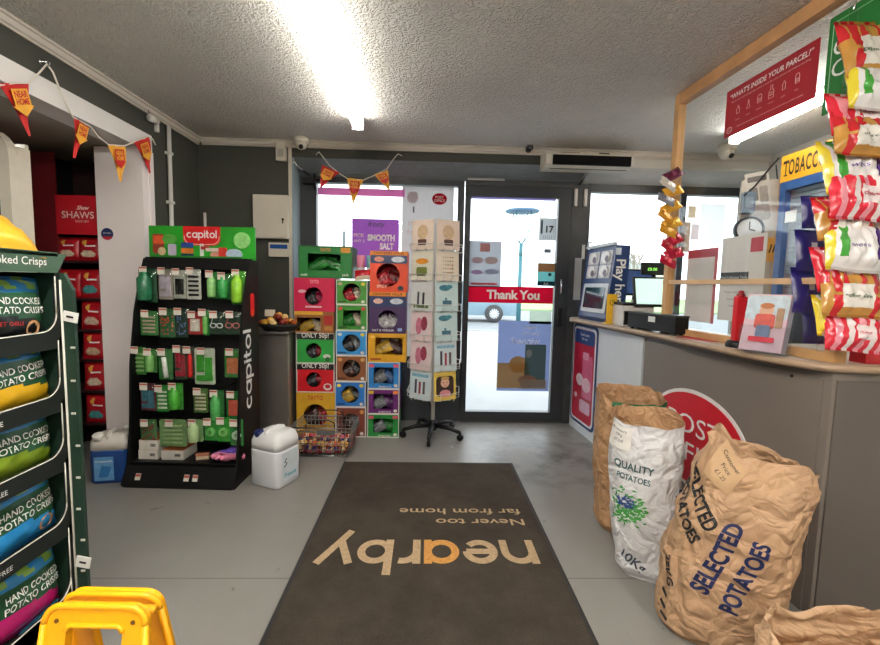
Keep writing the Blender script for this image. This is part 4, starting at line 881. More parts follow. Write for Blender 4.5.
SIL = ((120, 124, 128), 'silver'); RDP = ((170, 30, 40), 'red'); GRP = ((40, 130, 50), 'green'); BLP = ((60, 100, 160), 'blue'); GDP = ((200, 160, 60), 'gold'); DKP = ((70, 44, 40), 'dark brown'); BKP = ((48, 46, 50), 'black'); PUP = ((110, 50, 120), 'purple'); CRP = ((214, 196, 170), 'cream')
zA = [on(FBX, 316, y)[1] for y in (430, 392.5, 363.5, 333, 311.5, 278)]; zA[0] = .0
zB = [0.0] + [on(FBX, 351, y)[1] for y in (407, 381.5, 355.5, 330.5, 304.5, 280)]
zC = [0.0] + [on(FBX, 384, y)[1] for y in (414, 389, 362, 333.5, 292, 251)]
bx = lambda px, y=350: on(FBX, px, y)[0]
a0, a1 = bx(296), bx(334.5); b0, b1 = bx(335.5), bx(366.5); c0, c1 = bx(367.8), bx(400)
WHT = (222, 220, 212); DB = .24
crisp_box('large yellow crisp box with round window behind the wire basket', a0, a1, zA[0], zA[1], DB, (222, 170, 44), ('o', 0, -.02, .31), [DKP, RDP, DKP], [('TAYTO', 0, .38, .1, (196, 36, 40), .4)], None, cn='large yellow box', txt=[(-.02, -.3, .6, .14, (196, 140, 40), 'r'), (0, -.45, .7, .05, (170, 60, 40), 'r')])
crisp_box('red ONLY 50p crisp box with round window above the large yellow one', a0, a1, zA[1], zA[2], DB, (206, 20, 34), ('o', -.04, -.06, .2), [BKP, RDP, BKP], [('ONLY 50p!', -.0, .4, .16, (240, 236, 230), .7)], WHT, strip=(0, .39, .97, .2, (24, 24, 26)), cn='red ONLY 50p box', txt=[(.32, -.3, .22, .24, (230, 226, 220), 'o'), (.32, -.28, .14, .14, (196, 30, 40), 'o')])
crisp_box('green ONLY 50p crisp box with round window above the red one', a0, a1, zA[2], zA[3], DB, (44, 160, 66), ('o', -.04, -.08, .2), [BKP, RDP, BKP], [('ONLY 50p!', -.0, .4, .16, (240, 236, 230), .7)], WHT, strip=(0, .39, .97, .2, (24, 24, 26)), cn='green ONLY 50p box', txt=[(.3, -.26, .2, .14, (230, 226, 220), 'o'), (.32, -.36, .12, .16, (30, 100, 44), 'o')])
crisp_box('low brown and yellow crisp box with wide window between green and pink boxes', a0-.01, a1-.005, zA[3], zA[4], DB, (150, 96, 44), ('r', -.14, -.1, .6, .62), [GDP, CRP, DKP], [], None, strip=(-.14, .42, .72, .16, (226, 178, 50)), cn='low brown box', txt=[(.36, .1, .22, .44, (176, 40, 36), 'r'), (.36, -.28, .2, .2, (190, 130, 60), 'r')])
crisp_box('bright pink crisp box with round window under the wide green box', a0-.012, a1, zA[4], zA[5], DB, (206, 22, 74), ('o', -.02, -.04, .22), [BKP, ((190, 30, 80), 'pink'), BKP], [('TAYTO', 0, .39, .1, (244, 180, 190), .22)], None, cn='pink box', txt=[(-.3, .1, .2, .1, (244, 190, 200), 'o'), (-.02, -.36, .4, .05, (240, 200, 205), 'r')])
gx0, gx1 = bx(300, 260), bx(352, 260); gz1 = on(FBX, 326, 246)[1]
crisp_box('wide green crisp box with long window on top of the pink box', gx0-.01, gx1, max(zA[5], zB[6])+.001, gz1, DB, (30, 122, 50), ('r', -.02, .0, .62, .52), [GRP, GRP, GRP], [('TAYTO', 0, .38, .1, (236, 120, 60), .2), ('multi', -.4, -.4, .08, (240, 240, 230), .12), ('pack', .38, -.4, .08, (240, 240, 230), .12)], (24, 100, 42), cn='wide green box', txt=[(.38, .38, .18, .16, (226, 150, 40), 'r')])
colB = [((116, 56, 42), 'dark brown crisp box with white border at the foot of the middle stack', 'brown box on the floor', [DKP, SIL, CRP], ((214, 150, 70), (200, 120, 60))),
        ((38, 116, 196), 'blue crisp box with round window, second up in the middle stack', 'blue box second up', [GDP, BKP, CRP], ((232, 200, 60), (240, 220, 90))),
        ((140, 84, 48), 'light brown crisp box with round window, third up in the middle stack', 'light brown box', [DKP, BKP, CRP], ((224, 170, 90), (220, 150, 80))),
        ((52, 150, 220), 'light blue crisp box, fourth up in the middle stack', 'light blue box', [BKP, SIL, CRP], ((232, 214, 80), (220, 224, 220))),
        ((58, 140, 44), 'green crisp box with tent shaped window in the middle stack', 'green box with tent window', [GRP, CRP, DKP], ((206, 60, 60), (206, 60, 60))),
        ((70, 148, 50), 'green crisp box with round window, topmost of the middle stack', 'topmost green box', [RDP, CRP, BKP], ((230, 214, 70), (200, 190, 150)))]
for i, (c, lb, cn, cont, (k1, k2)) in enumerate(colB):
    off = (.0, -.004, .004, .002, .006, .004)[i]
    crisp_box(lb, b0+off, b1+off, zB[i], zB[i+1], DB-.02, c, ('r', 0, -.02, .56, .6) if i in (4,) else ('o', 0, -.0, .29), cont, None, WHT, cn=cn, txt=[(-.37, .34, .14, .13, k2, 'o'), (.36, .34, .14, .14, k1, 'o'), (-.3, -.38, .26, .06, tuple(int(v*.6) for v in c), 'r'), (.36, -.38, .12, .12, (224, 220, 210), 'o')])
colC = [((26, 128, 52), 'green crisp box with window at the foot of the right hand stack', 'lowest green box', [SIL, GRP, BKP]), ((104, 34, 112), 'purple crisp box with window above the lowest green box', 'purple box', [SIL, PUP, GRP]), ((44, 132, 206), 'blue crisp box with window under the yellow box', 'blue box under the yellow box', [SIL, BLP, SIL])]
for i, (c, lb, cn, cont) in enumerate(colC):
    crisp_box(lb, c0, c1, zC[i], zC[i+1], DB-.02, c, ('r', 0, -.0, .62, .6), cont, [('SHARE PACK', .05, -.41, .06, (235, 232, 226), .4)], WHT, cn=cn, txt=[(-.38, .36, .16, .12, (224, 90, 110) if i != 1 else (230, 190, 60), 'r'), (.38, .36, .16, .12, (224, 90, 110) if i != 1 else (240, 140, 60), 'r'), (.38, -.37, .12, .12, (236, 232, 224), 'o')])
c2, c3 = bx(369, 340), bx(406, 340)
crisp_box('yellow crisp box with a wide window under the purple haystack box', c2-.006, c3, zC[3], zC[4], DB, (226, 166, 28), ('r', .05, .06, .72, .6), [GDP, DKP, CRP], [], None, cn='yellow box', txt=[(-.4, .38, .14, .1, (240, 200, 90), 'o'), (-.3, -.4, .28, .06, (170, 70, 20), 'r')])
crisp_box('tall navy and purple box of savoury snacks under the orange one', c2, c3-.004, zC[4], zC[5], DB, (62, 34, 84), ('o', 0, -.16, .26), [((200, 196, 200), 'white'), ((200, 196, 200), 'white'), PUP], [('CRACKERS VALUE', 0, .45, .06, (110, 40, 20), .8), ('SALT & VINEGAR', -.12, -.42, .05, (240, 238, 236), .6)], None, strip=(0, .45, 1.0, .1, (232, 140, 30)), cn='tall purple box', txt=[(0, .27, .98, .24, (34, 52, 98), 'r'), (-.26, .28, .26, .13, (226, 180, 170), 'o'), (.24, .28, .36, .14, (206, 212, 220), 'o'), (.34, -.4, .12, .08, (150, 170, 220), 'r')])
crisp_box('tall navy and orange snack box topmost by the card rack', c2+.004, c3+.004, zC[5], zC[6], DB, (234, 76, 36), ('o', -.02, -.08, .31), [RDP, ((120, 20, 24), 'dark red'), RDP], [('CRACKERS VALUE', 0, .45, .06, (110, 40, 20), .8), ('SPICY', -.18, -.36, .07, (250, 220, 200), .28)], None, strip=(0, .45, 1.0, .1, (232, 140, 30)), cn='tall orange box', txt=[(0, .3, .98, .2, (34, 52, 98), 'r'), (-.26, .3, .26, .13, (226, 150, 130), 'o'), (.24, .3, .36, .14, (206, 212, 220), 'o'), (.32, -.4, .16, .12, (40, 44, 60), 'o')])
# loose packs standing behind the boxes
zt = zB[6]
for k, (px, c, nm, w) in enumerate(((357, (214, 120, 150), 'pink snack pack standing behind the red packet', .07), (367, (110, 180, 180), 'teal snack pack standing beside the pink pack', .06))):
    mb, sf = packet(w, .19, .03, lambda u, v: 1 if v < .5 else 0, k+70, 10, 12); o_ = thing('snack_pack', nm, 'pack', T(bx(px, 255)+.01, YF+.12, zt+.1) @ RX(pi/2)); mb.build('bag', [M(c, .35, var=.15), M((214, 218, 222), .4, var=.2)], o_)
mb, sf = packet(.15, .1, .05, lambda u, v: 1 if v < .25 else 0, 77, 12, 10); o_ = thing('snack_pack', 'small red packet lying on top of the middle box stack', 'pack', T(bx(363, 270), YF+.07, zt+.042) @ RX(pi/2-.7) @ RZ(.1)); mb.build('bag', [M((190, 24, 40), .3, var=.15), M((226, 200, 180), .4)], o_)

# ------------------------------------------------------------------ wire shopping basket with sweets
p0, p1 = AZ(297, 462, 0), AZ(342, 463, 0)
BW, BD, BH = .40, .27, .2
BT_ = T(-.70, 3.0, 0) @ RZ(radians(-2)); t = thing('wire_basket', 'wire shopping basket on the floor in front of the yellow crisp box', 'basket', BT_)
WIRE = M((150, 150, 150), .3, 1); fl = 1.14
def lev(k): s_ = 1 + (fl-1)*k; return BW/2*s_*.9, BD/2*s_*.9, .008 + BH*k
w = MB()
for k in (0, .22, .44, .66, .86, 1):
    x, y, z = lev(k); w.tube([(-x, -y, z), (x, -y, z), (x, y, z), (-x, y, z), (-x, -y, z)], .0032 if k not in (0, 1) else .005, 6)
for q in range(15):
    s_ = q/14*2-1
    for sg in (-1, 1): (x0_, y0_, z0_), (x1_, y1_, z1_) = lev(0), lev(1); w.tube([(s_*x0_, sg*y0_, z0_), (s_*x1_, sg*y1_, z1_)], .0022, 5)
    w.tube([(s_*lev(0)[0], -lev(0)[1], .008), (s_*lev(0)[0], lev(0)[1], .008)], .0022, 5)
for q in range(9):
    s_ = q/8*2-1
    for sg in (-1, 1): (x0_, y0_, z0_), (x1_, y1_, z1_) = lev(0), lev(1); w.tube([(sg*x0_, s_*y0_, z0_), (sg*x1_, s_*y1_, z1_)], .0022, 5)
w.build('wire_body', WIRE, t)
for sg in (-1, 1):
    h_ = MB(); x, y, z = lev(1); h_.tube([(-.1, sg*y, z), (-.09, sg*(y-.015), z+.035), (-.05, sg*(y-.02), z+.05), (.05, sg*(y-.02), z+.05), (.09, sg*(y-.015), z+.035), (.1, sg*y, z)], .0045, 6); h_.build('handle', M((38, 38, 38), .4), t)
pl = MB(); pl.box((.04, -lev(1)[1]-.004, lev(1)[2]-.03), (.12, .004, .035)); pl.build('name_plate', M((120, 120, 120), .4, .6), t)
rnd = random.Random(21); SWC = [((190, 30, 44), 'red'), ((60, 40, 100), 'dark purple'), ((214, 160, 60), 'gold'), ((206, 90, 110), 'pink'), ((110, 50, 34), 'brown'), ((210, 90, 40), 'orange')]
SWM = []
for k in range(6):
    mb, sf = packet(.085, .055, .03, lambda u, v: 1 if abs(u-.5) < .16 else 0, k+90, 8, 7, .14); SWM.append(mb.mesh('sweet', [M(SWC[k][0], .3, var=.15), M((224, 200, 150), .4, var=.3, scale=60)]))
k = 0
for lvl, z in enumerate((.024, .05, .076)):
    for i in range(5):
        for j in range(3):
            c = (k*5+lvl) % 6; x = (i-2)*.07 + rnd.uniform(-.008, .008); y = (j-1)*.068 + rnd.uniform(-.005, .005)
            o_ = link('wrapped_sweet', SWM[c], None, BT_ @ T(x*(1 + .05*lvl), y*(1+.05*lvl), z) @ RZ(rnd.uniform(-.6, .6)) @ RX(rnd.uniform(-.25, .25)))
            tag(o_, '%s wrapped snack bar heaped in the wire basket on the floor' % SWC[c][1], 'sweet', SWC[c][1] + ' snack bars in the wire basket'); k += 1

# ------------------------------------------------------------------ greeting card spinner
sp = AZ(430, 434, 0); SPX, SPY = .066, 3.32
SR = T(SPX, SPY, 0) @ RZ(radians(26))
t = thing('card_spinner', 'white wire greeting card spinner on a black wheeled star base by the door', 'card rack', SR)
MB().tube([(0, 0, .05), (0, 0, 1.62)], .016, 12).build('pole', WHITE, t)
MB().lathe([(.03, .05), (.035, .06), (.035, .12), (.02, .13)], 16).build('hub', BLACK, t)
for k in range(5):
    a_ = 2*pi*k/5 + .35; l = MB(); l.tube([(.02*cos(a_), .02*sin(a_), .09), (.14*cos(a_), .14*sin(a_), .085), (.235*cos(a_), .235*sin(a_), .062)], [.022, .018, .014], 8); lo = l.build('leg', BLACK, t)
    cst = MB(); cst.tube([(.235*cos(a_)-.012*sin(a_), .235*sin(a_)+.012*cos(a_), .025), (.235*cos(a_)+.012*sin(a_), .235*sin(a_)-.012*cos(a_), .025)], .025, 14); cst.tube([(.235*cos(a_), .235*sin(a_), .045), (.235*cos(a_), .235*sin(a_), .065)], .01, 8); cst.build('caster', BLACK, lo)
WW = M((222, 222, 218), .35, .2); zc0, pit = .33, .222
def pic(parent, kind, w, h):
    ps = {0: [(0, .1, .5, .5, (206, 176, 140), 'o'), (0, -.25, .4, .2, (90, 60, 50), 'r')], 1: [(-.2+.1*i, .3-.13*j, .04, .03, ((190, 90, 70), (110, 120, 90), (210, 170, 90))[(i+j) % 3], 'o') for i in range(5) for j in range(5)],
          2: [(-.1, .3, .5, .2, (60, 120, 140), 'o'), (.1, .34, .3, .14, (70, 140, 150), 'o'), (0, -.2, .4, .14, (70, 110, 130), 'r'), (-.05, -.08, .1, .1, (90, 140, 150), 'o')], 3: [(-.15, -.1, .1, .5, (80, 90, 96), 'r'), (.1, -.1, .1, .45, (60, 60, 66), 'r'), (0, -.36, .7, .1, (110, 130, 90), 'r')],
          4: [(-.2, -.05, .1, .5, (60, 60, 70), 'r'), (0, -.1, .1, .45, (150, 60, 70), 'r'), (.2, -.08, .1, .45, (90, 80, 80), 'r'), (0, .35, .8, .1, (130, 180, 200), 'r')], 5: [(0, .0, .8, .7, (60, 44, 40), 'r'), (0, .12, .4, .34, (226, 180, 160), 'o'), (0, .28, .38, .12, (200, 160, 90), 'o'), (0, -.26, .5, .26, (226, 150, 160), 'o'), (-.08, .12, .05, .03, (70, 50, 50), 'o'), (.08, .12, .05, .03, (70, 50, 50), 'o'), (0, .02, .1, .02, (180, 80, 80), 'r')],
          6: [(0, .15, .6, .2, (230, 150, 50), 'o'), (0, -.2, .5, .3, (110, 120, 60), 'r')], 7: [(-.1, 0, .3, .6, (200, 120, 140), 'o'), (.15, .1, .3, .5, (150, 60, 80), 'o')]}[kind]
    return printed(parent, [(a*w, b*h, c*w, d*h, e, f) for a, b, c, d, e, f in ps], .0016)
FACES = [(-pi/2, 'by the door', [(5, 'yellow baby photo'), (4, 'pale blue city scene'), (2, 'pale mint floral, lower'), (2, 'pale mint floral, upper'), (1, 'cream dotted'), (0, 'cream script')]), (-pi/2-pi/3, 'by the crisp boxes', [(4, 'blue striped'), (7, 'pink figure'), (7, 'pink and red'), (3, 'grey silhouette'), (6, 'orange and green'), (0, 'tan picture')]), (-pi/2+pi/3, 'at the back', [(1, 'a')]*6), (-pi/2-2*pi/3, 'at the back', [(1, 'a')]*6), (-pi/2+2*pi/3, 'at the back', [(1, 'a')]*6), (pi/2, 'behind', [(2, 'b')]*6)]
CB = [(232, 214, 190), (226, 214, 196), (196, 220, 220), (214, 216, 214), (206, 220, 224), (226, 196, 90), (220, 214, 196), (226, 204, 204)]
TIER = ['lowest', 'second', 'third', 'fourth', 'fifth', 'top']
for fi, (an, side, cards) in enumerate(FACES):
    rk = MB(); Fm = RZ(an+pi/2)                     # local -y is out of this face
    for sx in (-.088, .088): rk.tube([(sx, -.165, zc0-.02), (sx, -.165, zc0+6*pit)], .003, 6, 0, Fm)
    for k in range(6):
        z = zc0 + k*pit
        rk.tube([(-.093, -.165, z+.05), (-.093, -.2, z+.05), (.093, -.2, z+.05), (.093, -.165, z+.05)], .0025, 5, 0, Fm); rk.tube([(-.04, -.165, z), (-.04, -.2, z), (-.04, -.2, z+.05)], .0025, 5, 0, Fm); rk.tube([(.04, -.165, z), (.04, -.2, z), (.04, -.2, z+.05)], .0025, 5, 0, Fm)
        rk.box((0, -.165, z+.0), (.116, .004, .012), 0, Fm)
    for z in (zc0+.01, zc0+3*pit, zc0+6*pit): rk.tube([(0, 0, z), (-.088, -.165, z)], .003, 5, 0, Fm); rk.tube([(0, 0, z), (.088, -.165, z)], .003, 5, 0, Fm)
    rk.build('wire_rack', WW, t)
    if fi < 2:
        for k, (kd, nm) in enumerate(cards):
            z = zc0 + k*pit; w_, h_ = .185, .212
            lb = '%s card, %s tier of the spinner, side %s' % (nm, TIER[k], side)
            o_ = thing('greeting_card', lb, 'greeting card', SR @ Fm @ T(0, -.187, z+.006+h_/2) @ RX(pi/2-.06), 'greeting cards on the spinner')
            plate(w_, h_, .0014).build('card', M(CB[kd] if not (k == 5) else (226, 206, 190), .5, var=.06, scale=14), o_); pic(o_.children[0], kd, w_, h_)
            if True:
                o2 = thing('greeting_card', 'white card behind the %s card on the spinner side %s' % (nm, side), 'greeting card', SR @ Fm @ T(.004, -.176, z+.008+h_/2) @ RX(pi/2-.04), 'greeting cards on the spinner'); plate(w_, h_+.006, .003).build('card', M((222, 218, 210), .55), o2)
# ================================================================== COUNTER
CT = .945
FC_DIR = Vector((.07, -1, 0)).normalized()
FCN = frame((1.28, 3.68, 0), FC_DIR)            # front face of the counter, local x runs towards the camera
def cface(y): return 1.28 + .07*(3.68-y)
TAUPE = M((124, 115, 107), .5, var=.05, scale=5); WOOD = M((206, 160, 106), .5, var=.18, scale=9)
ctr = thing('shop_counter', 'long taupe shop counter with white end panel near the door', 'counter', T(0, 0, 0))
YN = 1.45
body = MB(); body.prism([(cface(3.66), 3.66), (cface(YN), YN), (2.35, YN), (2.35, 2.0), (1.74, 2.0), (1.70, 3.66)], .0, CT-.03); body.build('body', TAUPE, ctr)
xe = on(FCN, 642, 390)[0]
plate(xe-.03, CT-.05, .012).build('end_panel', M((212, 216, 220), .35, var=.05, scale=4), ctr, FCN @ T(xe/2+.015, (CT-.05)/2, 0))
L_ = sqrt((3.66-YN)**2*(1+.0049)); tr = MB()
plate(L_-xe-.03, CT-.06, .006).build('front_panel', M((118, 109, 101), .45, var=.05, scale=4), ctr, FCN @ T((L_+xe)/2+.005, (CT-.06)/2, 0))
plate(.9, CT-.06, .006).build('near_end_panel', M((98, 91, 85), .5, var=.05, scale=4), ctr, frame((1.90, YN, 0), (1, 0, 0)) @ T(0, (CT-.06)/2, 0))
k_ = MB(); q = on(FCN, 647, 340); disc(k_, q[0], CT-.065, .006, .006, .01); k_.build('screw', BLACK, ctr, FCN)
k_ = MB(); disc(k_, L_-.13, CT-.075, .006, .006, .01); k_.build('screw', BLACK, ctr, FCN)
def crom(P, n=6):
    o_ = []
    for i in range(len(P)-1):
        p0, p1, p2, p3 = P[max(i-1, 0)], P[i], P[i+1], P[min(i+2, len(P)-1)]
        for k in range(n):
            t_ = k/n; o_.append(tuple(.5*(2*b + (c-a)*t_ + (2*a-5*b+4*c-d)*t_*t_ + (3*b-a-3*c+d)*t_**3) for a, b, c, d in zip(p0, p1, p2, p3)))
    return o_ + [P[-1]]
edge = crom([(1.20, 3.46), (1.25, 2.95), (1.316, 2.42), (1.318, 2.17), (1.324, 1.88), (1.34, 1.668), (1.372, 1.54), (1.42, 1.455), (1.50, 1.43), (1.66, 1.425), (2.36, 1.425)])
w = MB(); w.prism(edge + [(2.36, 2.02), (1.76, 2.02), (1.72, 3.66), (1.27, 3.66), (1.2, 3.56)], CT-.03, CT)
wt = w.build('worktop', M((196, 184, 168), .35, var=.07, scale=16), None); tag(wt, 'pale beige counter top with wavy front edge on the taupe counter', 'worktop')
bm = MB(); bm.tube([(p[0]-.001, p[1], CT-.015) for p in edge], .0145, 8); bm.build('edge_band', M((172, 146, 120), .45, var=.12, scale=20), wt)

# lottery poster on the white end panel
FP = FCN @ T(0, 0, .0125); m_, w_, h_ = rect_on(FP, 572.5, 324.5, 596.5, 427)
t = thing('lottery_poster', 'red lottery poster with navy frame on the white counter end', 'poster', m_)
plate(w_, h_, .006, r=.05).build('frame', M((28, 52, 100), .4), t); plate(w_*.92, h_*.95, .0015, z=.006, r=.045).build('border', M((224, 222, 226), .45), t)
plate(w_*.84, h_*.905, .0015, z=.0075, r=.04).build('print', M((178, 22, 52), .4, var=.1), t); plate(w_*.84, h_*.14, .0012, z=.009, y=h_*.38, r=.03).build('heading', M((30, 56, 110), .4), t)
lettering(t, [('Good causes', .02*w_, h_*.405, h_*.026), ('this way', .02*w_, h_*.36, h_*.026)], TXTW, .0108)
printed(t, [(w_*.18, 0, w_*.4, h_*.42, (206, 96, 130), 'r'), (w_*.1, h_*.2, w_*.25, h_*.07, (220, 150, 170), 'r'), (-w_*.12, -h_*.05, w_*.3, h_*.12, (226, 200, 206), 'o'), (w_*.16, -h_*.08, w_*.34, h_*.14, (230, 190, 200), 'o'), (w_*.14, -h_*.3, w_*.42, h_*.12, (216, 170, 190), 'r'), (-w_*.26, -h_*.22, w_*.1, h_*.05, (228, 210, 214), 'o')], .0092)
# post office oval
q = on(FCN, 694, 439); t = thing('post_office_sign', 'red oval POST OFFICE sign with white rim on the counter front', 'sign', FCN @ T(q[0], q[1], .0065)); A_, B_ = .365, .252
el = lambda k, n=56: [(A_*k*cos(2*pi*i/n), B_*k*sin(2*pi*i/n)) for i in range(n)]
MB().prism([(p[0], p[1]) for p in el(1)], 0, .004).build('rim', M((232, 226, 222), .45), t); MB().prism([(A_*.95*cos(2*pi*i/56), B_*.925*sin(2*pi*i/56)) for i in range(56)], .004, .0055).build('disc', M((196, 16, 36), .4, var=.04), t)
lettering(t, [('POST', 0, .068, .098, dict(width=.40)), ('OFFICE', 0, -.075, .098, dict(width=.56))], TXTW, .0062)

# ------------------------------------------------------------------ screen over the counter
S0, S1 = Vector((1.405, 2.47, 0)), Vector((1.455, 1.47, 0))
FS2 = frame(S0, S1-S0); LS = (S1-S0).length
t = thing('counter_screen', 'clear screen in a pale timber frame standing on the counter up to the ceiling', 'screen', FS2)
HB = CEIL-.002
MB().box((0, (CT+HB)/2, 0), (.04, HB-CT-.001, .045), 0, None, .002).build('post', WOOD, t)
MB().box((LS, CT+.2, 0), (.04, .4-.002, .045), 0, None, .002).build('post', WOOD, t)
MB().box((LS/2+.25, HB-.03, 0), (LS+.46, .06, .045), 0, None, .002).build('top_rail', M((196, 146, 98), .5, var=.2, scale=9), t)
zr = on(FS2, 700, 282)[1]
MB().box((LS/2-.0, zr, .006), (LS-.05+.12, .024, .02), 0, None, .002).build('middle_rail', M((214, 178, 136), .5, var=.12, scale=9), t)
MB().box((LS/2, CT+.018, 0), (LS-.04, .036, .03), 0, None, .002).build('bottom_rail', WOOD, t)
ACR = glass_mat((248, 250, 250), .05)
MB().box((LS/2+.22, (zr+.012+HB-.06)/2, 0), (LS+.42, HB-.06-zr-.014, .004)).build('pane', ACR, t)
MB().box((LS/2, (CT+.036+zr-.012)/2, 0), (LS-.04, zr-CT-.05, .004)).build('pane', ACR, t)
FA = FS2 @ T(0, 0, .003)
def flat(label, px, name='poster', cat='poster', fr=FA, col=(230, 226, 220), group=None, t_=.001, m=None, r=0):
    m_, w_, h_ = rect_on(fr, *px); o_ = thing(name, label, cat, m_, group); (sheet(w_, h_) if m else plate(w_, h_, t_, r=r)).build('sheet', m or M(col, .45, var=.05), o_); return o_, w_, h_
t, w_, h_ = flat("red WHAT'S INSIDE YOUR PARCEL? poster fixed high on the clear screen", (725.5, 97.5, 819, 86), fr=FA) if 0 else (None, 0, 0)
a, b, c, d = on(FA, 727, 96.5), on(FA, 821.5, 31.5), on(FA, 724, 141.5), on(FA, 816, 94.5)
x0, x1 = (a[0]+c[0])/2, (b[0]+d[0])/2; z1, z0 = (a[1]+b[1])/2, (c[1]+d[1])/2; w_, h_ = x1-x0, z1-z0
t = thing('parcel_poster', "red WHAT'S INSIDE YOUR PARCEL? poster fixed high on the clear screen", 'poster', FA @ T((x0+x1)/2, (z0+z1)/2, 0))
plate(w_, h_, .001).build('sheet', M((156, 26, 40), .35, var=.05, scale=5), t)
PINK = M((236, 196, 190), .5, var=.02)
lettering(t, [("\u201cWHAT'S INSIDE YOUR PARCEL?\u201d", .0, h_*.34, h_*.1, dict(width=w_*.9, shear=.12, weight=.02))], TXTW, .0015)
lettering(t, [('There are some things you cannot send by post, please ask before sending', 0, h_*.21, h_*.03, dict(width=w_*.86)), ('If your parcel contains any of these items you must tell us at the counter', .03*w_, -h_*.35, h_*.028, dict(width=w_*.72))], PINK, .0015)
ic = MB(); S_ = h_*.1
for i in range(6):
    x = -w_*.33 + i*w_*.13; y = 0; s_ = S_*(1.25 if i == 3 else 1); lw = S_*.13
    shp = [[(-.35, -.8), (.35, -.8), (.45, .2), (.1, .3), (.1, .8), (-.1, .8), (-.1, .3), (-.45, .2)], [(-.5, -.8), (.5, -.8), (.1, .1), (.1, .8), (-.1, .8), (-.1, .1)], [(-.5, -.8), (.5, -.8), (.5, .4), (.2, .7), (-.2, .7), (-.5, .4)], [(-.45, -.9), (.45, -.9), (.45, .1), (.18, .4), (.18, 1), (-.18, 1), (-.18, .4), (-.45, .1)], [(-.3, -.8), (.3, -.8), (.3, .3), (0, .8), (-.3, .3)], [(-.4, -.8), (.4, -.8), (.4, .5), (.25, .8), (-.25, .8), (-.4, .5)]][i]
    stroke(ic, [(x+p[0]*s_, y+p[1]*s_) for p in shp], lw, .0015, 0, True)
    if i in (2, 3, 5): stroke(ic, [(x-.35*s_, y-.1*s_), (x+.35*s_, y-.1*s_)], lw, .00155); stroke(ic, [(x-.35*s_, y-.45*s_), (x+.35*s_, y-.45*s_)], lw, .00155)
    put_text(ic, ['Perfume', 'Cleaner', 'Batteries', 'Aerosol', 'Lighter', 'Paint'][i], x, -h_*.2, .0015, h_*.025)
stroke(ic, [(-w_*.43 + h_*.075*cos(2*pi*i/22), -h_*.36 + h_*.06*sin(2*pi*i/22)) for i in range(22)], .003, .0015, 0, True); put_text(ic, 'POST', -w_*.43, -h_*.345, .0016, h_*.03); put_text(ic, 'OFFICE', -w_*.43, -h_*.385, .0016, h_*.03)
ic.build('pictogram', PINK, t)
xg = on(FA, 826, 70)[0]; zg1 = on(FA, 833, 18)[1]; zg0 = on(FA, 820, 117)[1]
t = thing('green_poster', 'green poster with thin pale border on the screen behind the hanging sweets', 'poster', FA @ T(xg+.12, (zg0+zg1)/2, 0)); wg, hg = .24, zg1-zg0
plate(wg, hg, .001).build('sheet', M((26, 112, 44), .35, var=.06), t); k_ = MB(); stroke(k_, [(-wg*.43, -hg*.43), (wg*.43, -hg*.43), (wg*.43, hg*.43), (-wg*.43, hg*.43)], .004, .0015, 0, True); k_.build('border_line', M((170, 210, 170), .5), t)
lettering(t, [('C', -.07, hg*.16, .06), ('C', -.07, -.02, .06)], TXTW, .0015)
FI = FS2 @ T(0, 0, -.004)
t, w_, h_ = flat('white sheet in a red bordered sleeve low on the screen by the post', (686, 250, 716, 322), 'notice', 'notice', FI, (226, 216, 214), None, -.001, paper_mat((236, 226, 224), .65))
plate(w_*1.0, h_*.12, .0006, z=-.0, y=h_*.45).build('border', M((206, 84, 92), .4), t); plate(w_*.09, h_*.9, .0006, x=w_*.455, y=-.02).build('border', M((206, 84, 92), .4), t); sheet(w_*.72, h_*.62, y=h_*.04, z=.0006).build('paper', paper_mat((240, 238, 234), .65), t)
t, w_, h_ = flat('white collection times board with black heading on the screen', (720, 236, 764, 322), 'notice', 'notice', FI, (214, 210, 206), None, -.001, paper_mat((236, 232, 228), .5))
plate(w_*.66, h_*.12, .0006, x=-w_*.16, y=h_*.02).build('heading', M((44, 46, 48), .4), t); plate(w_*.26, h_*.16, .0006, x=w_*.3, y=h_*.38).build('mark', M((206, 70, 90), .4), t)
lettering(t, [('Final Collection Times', -w_*.16, h_*.02, h_*.032)], TXTW, .001)
lettering(t, [('Monday to Friday   5.30 pm', -w_*.1, -h_*.16, h_*.022), ('Saturday   11.30 am', -w_*.1, -h_*.24, h_*.022), ('Sunday   none', -w_*.1, -h_*.32, h_*.022)], M((90, 90, 92), .6), .001)
# ---- staff side: gantry, board, papers, dome
FG = frame((2.42, 0, 0), (0, -1, 0)); zt0, zt1 = on(FG, 781, 183)[1], on(FG, 781, 157.5)[1]; yg = on(FG, 781, 170)[0]
t = thing('tobacco_unit', 'tobacco gantry with yellow TOBACCO sign and blue frame behind the counter', 'cabinet', FG @ T(yg+.75, 0, 0)); lg = 1.5
hd = MB().box((0, (zt0+zt1)/2, -.03), (lg, zt1-zt0, .06)).build('sign_board', M((232, 168, 30), .45, var=.05), t)
def serif_text(mb, word, x, y, z, size, w):
    """slab lettering: sans outlines with bars at the stem ends"""
    vs, fs = text_data(word, size, weight=.03, spacing=1.14); k_ = w/(2*max(v.x for v in vs)); mb.add([(x+v.x*k_, y+v.y, z) for v in vs], fs)
serif = MB(); serif_text(serif, 'TOBACCO', 0, 0, 0, (zt1-zt0)*.56, .31)
for sx in (-.137,): serif.box((sx, -(zt1-zt0)*.27, 0), (.03, .008, .0008)); serif.box((sx-.02, (zt1-zt0)*.22, 0), (.006, .024, .0008)); serif.box((sx+.02, (zt1-zt0)*.22, 0), (.006, .024, .0008))
serif.build('lettering', M((40, 30, 22), .5), hd, T(-lg/2+.18, (zt0+zt1)/2, .0015))
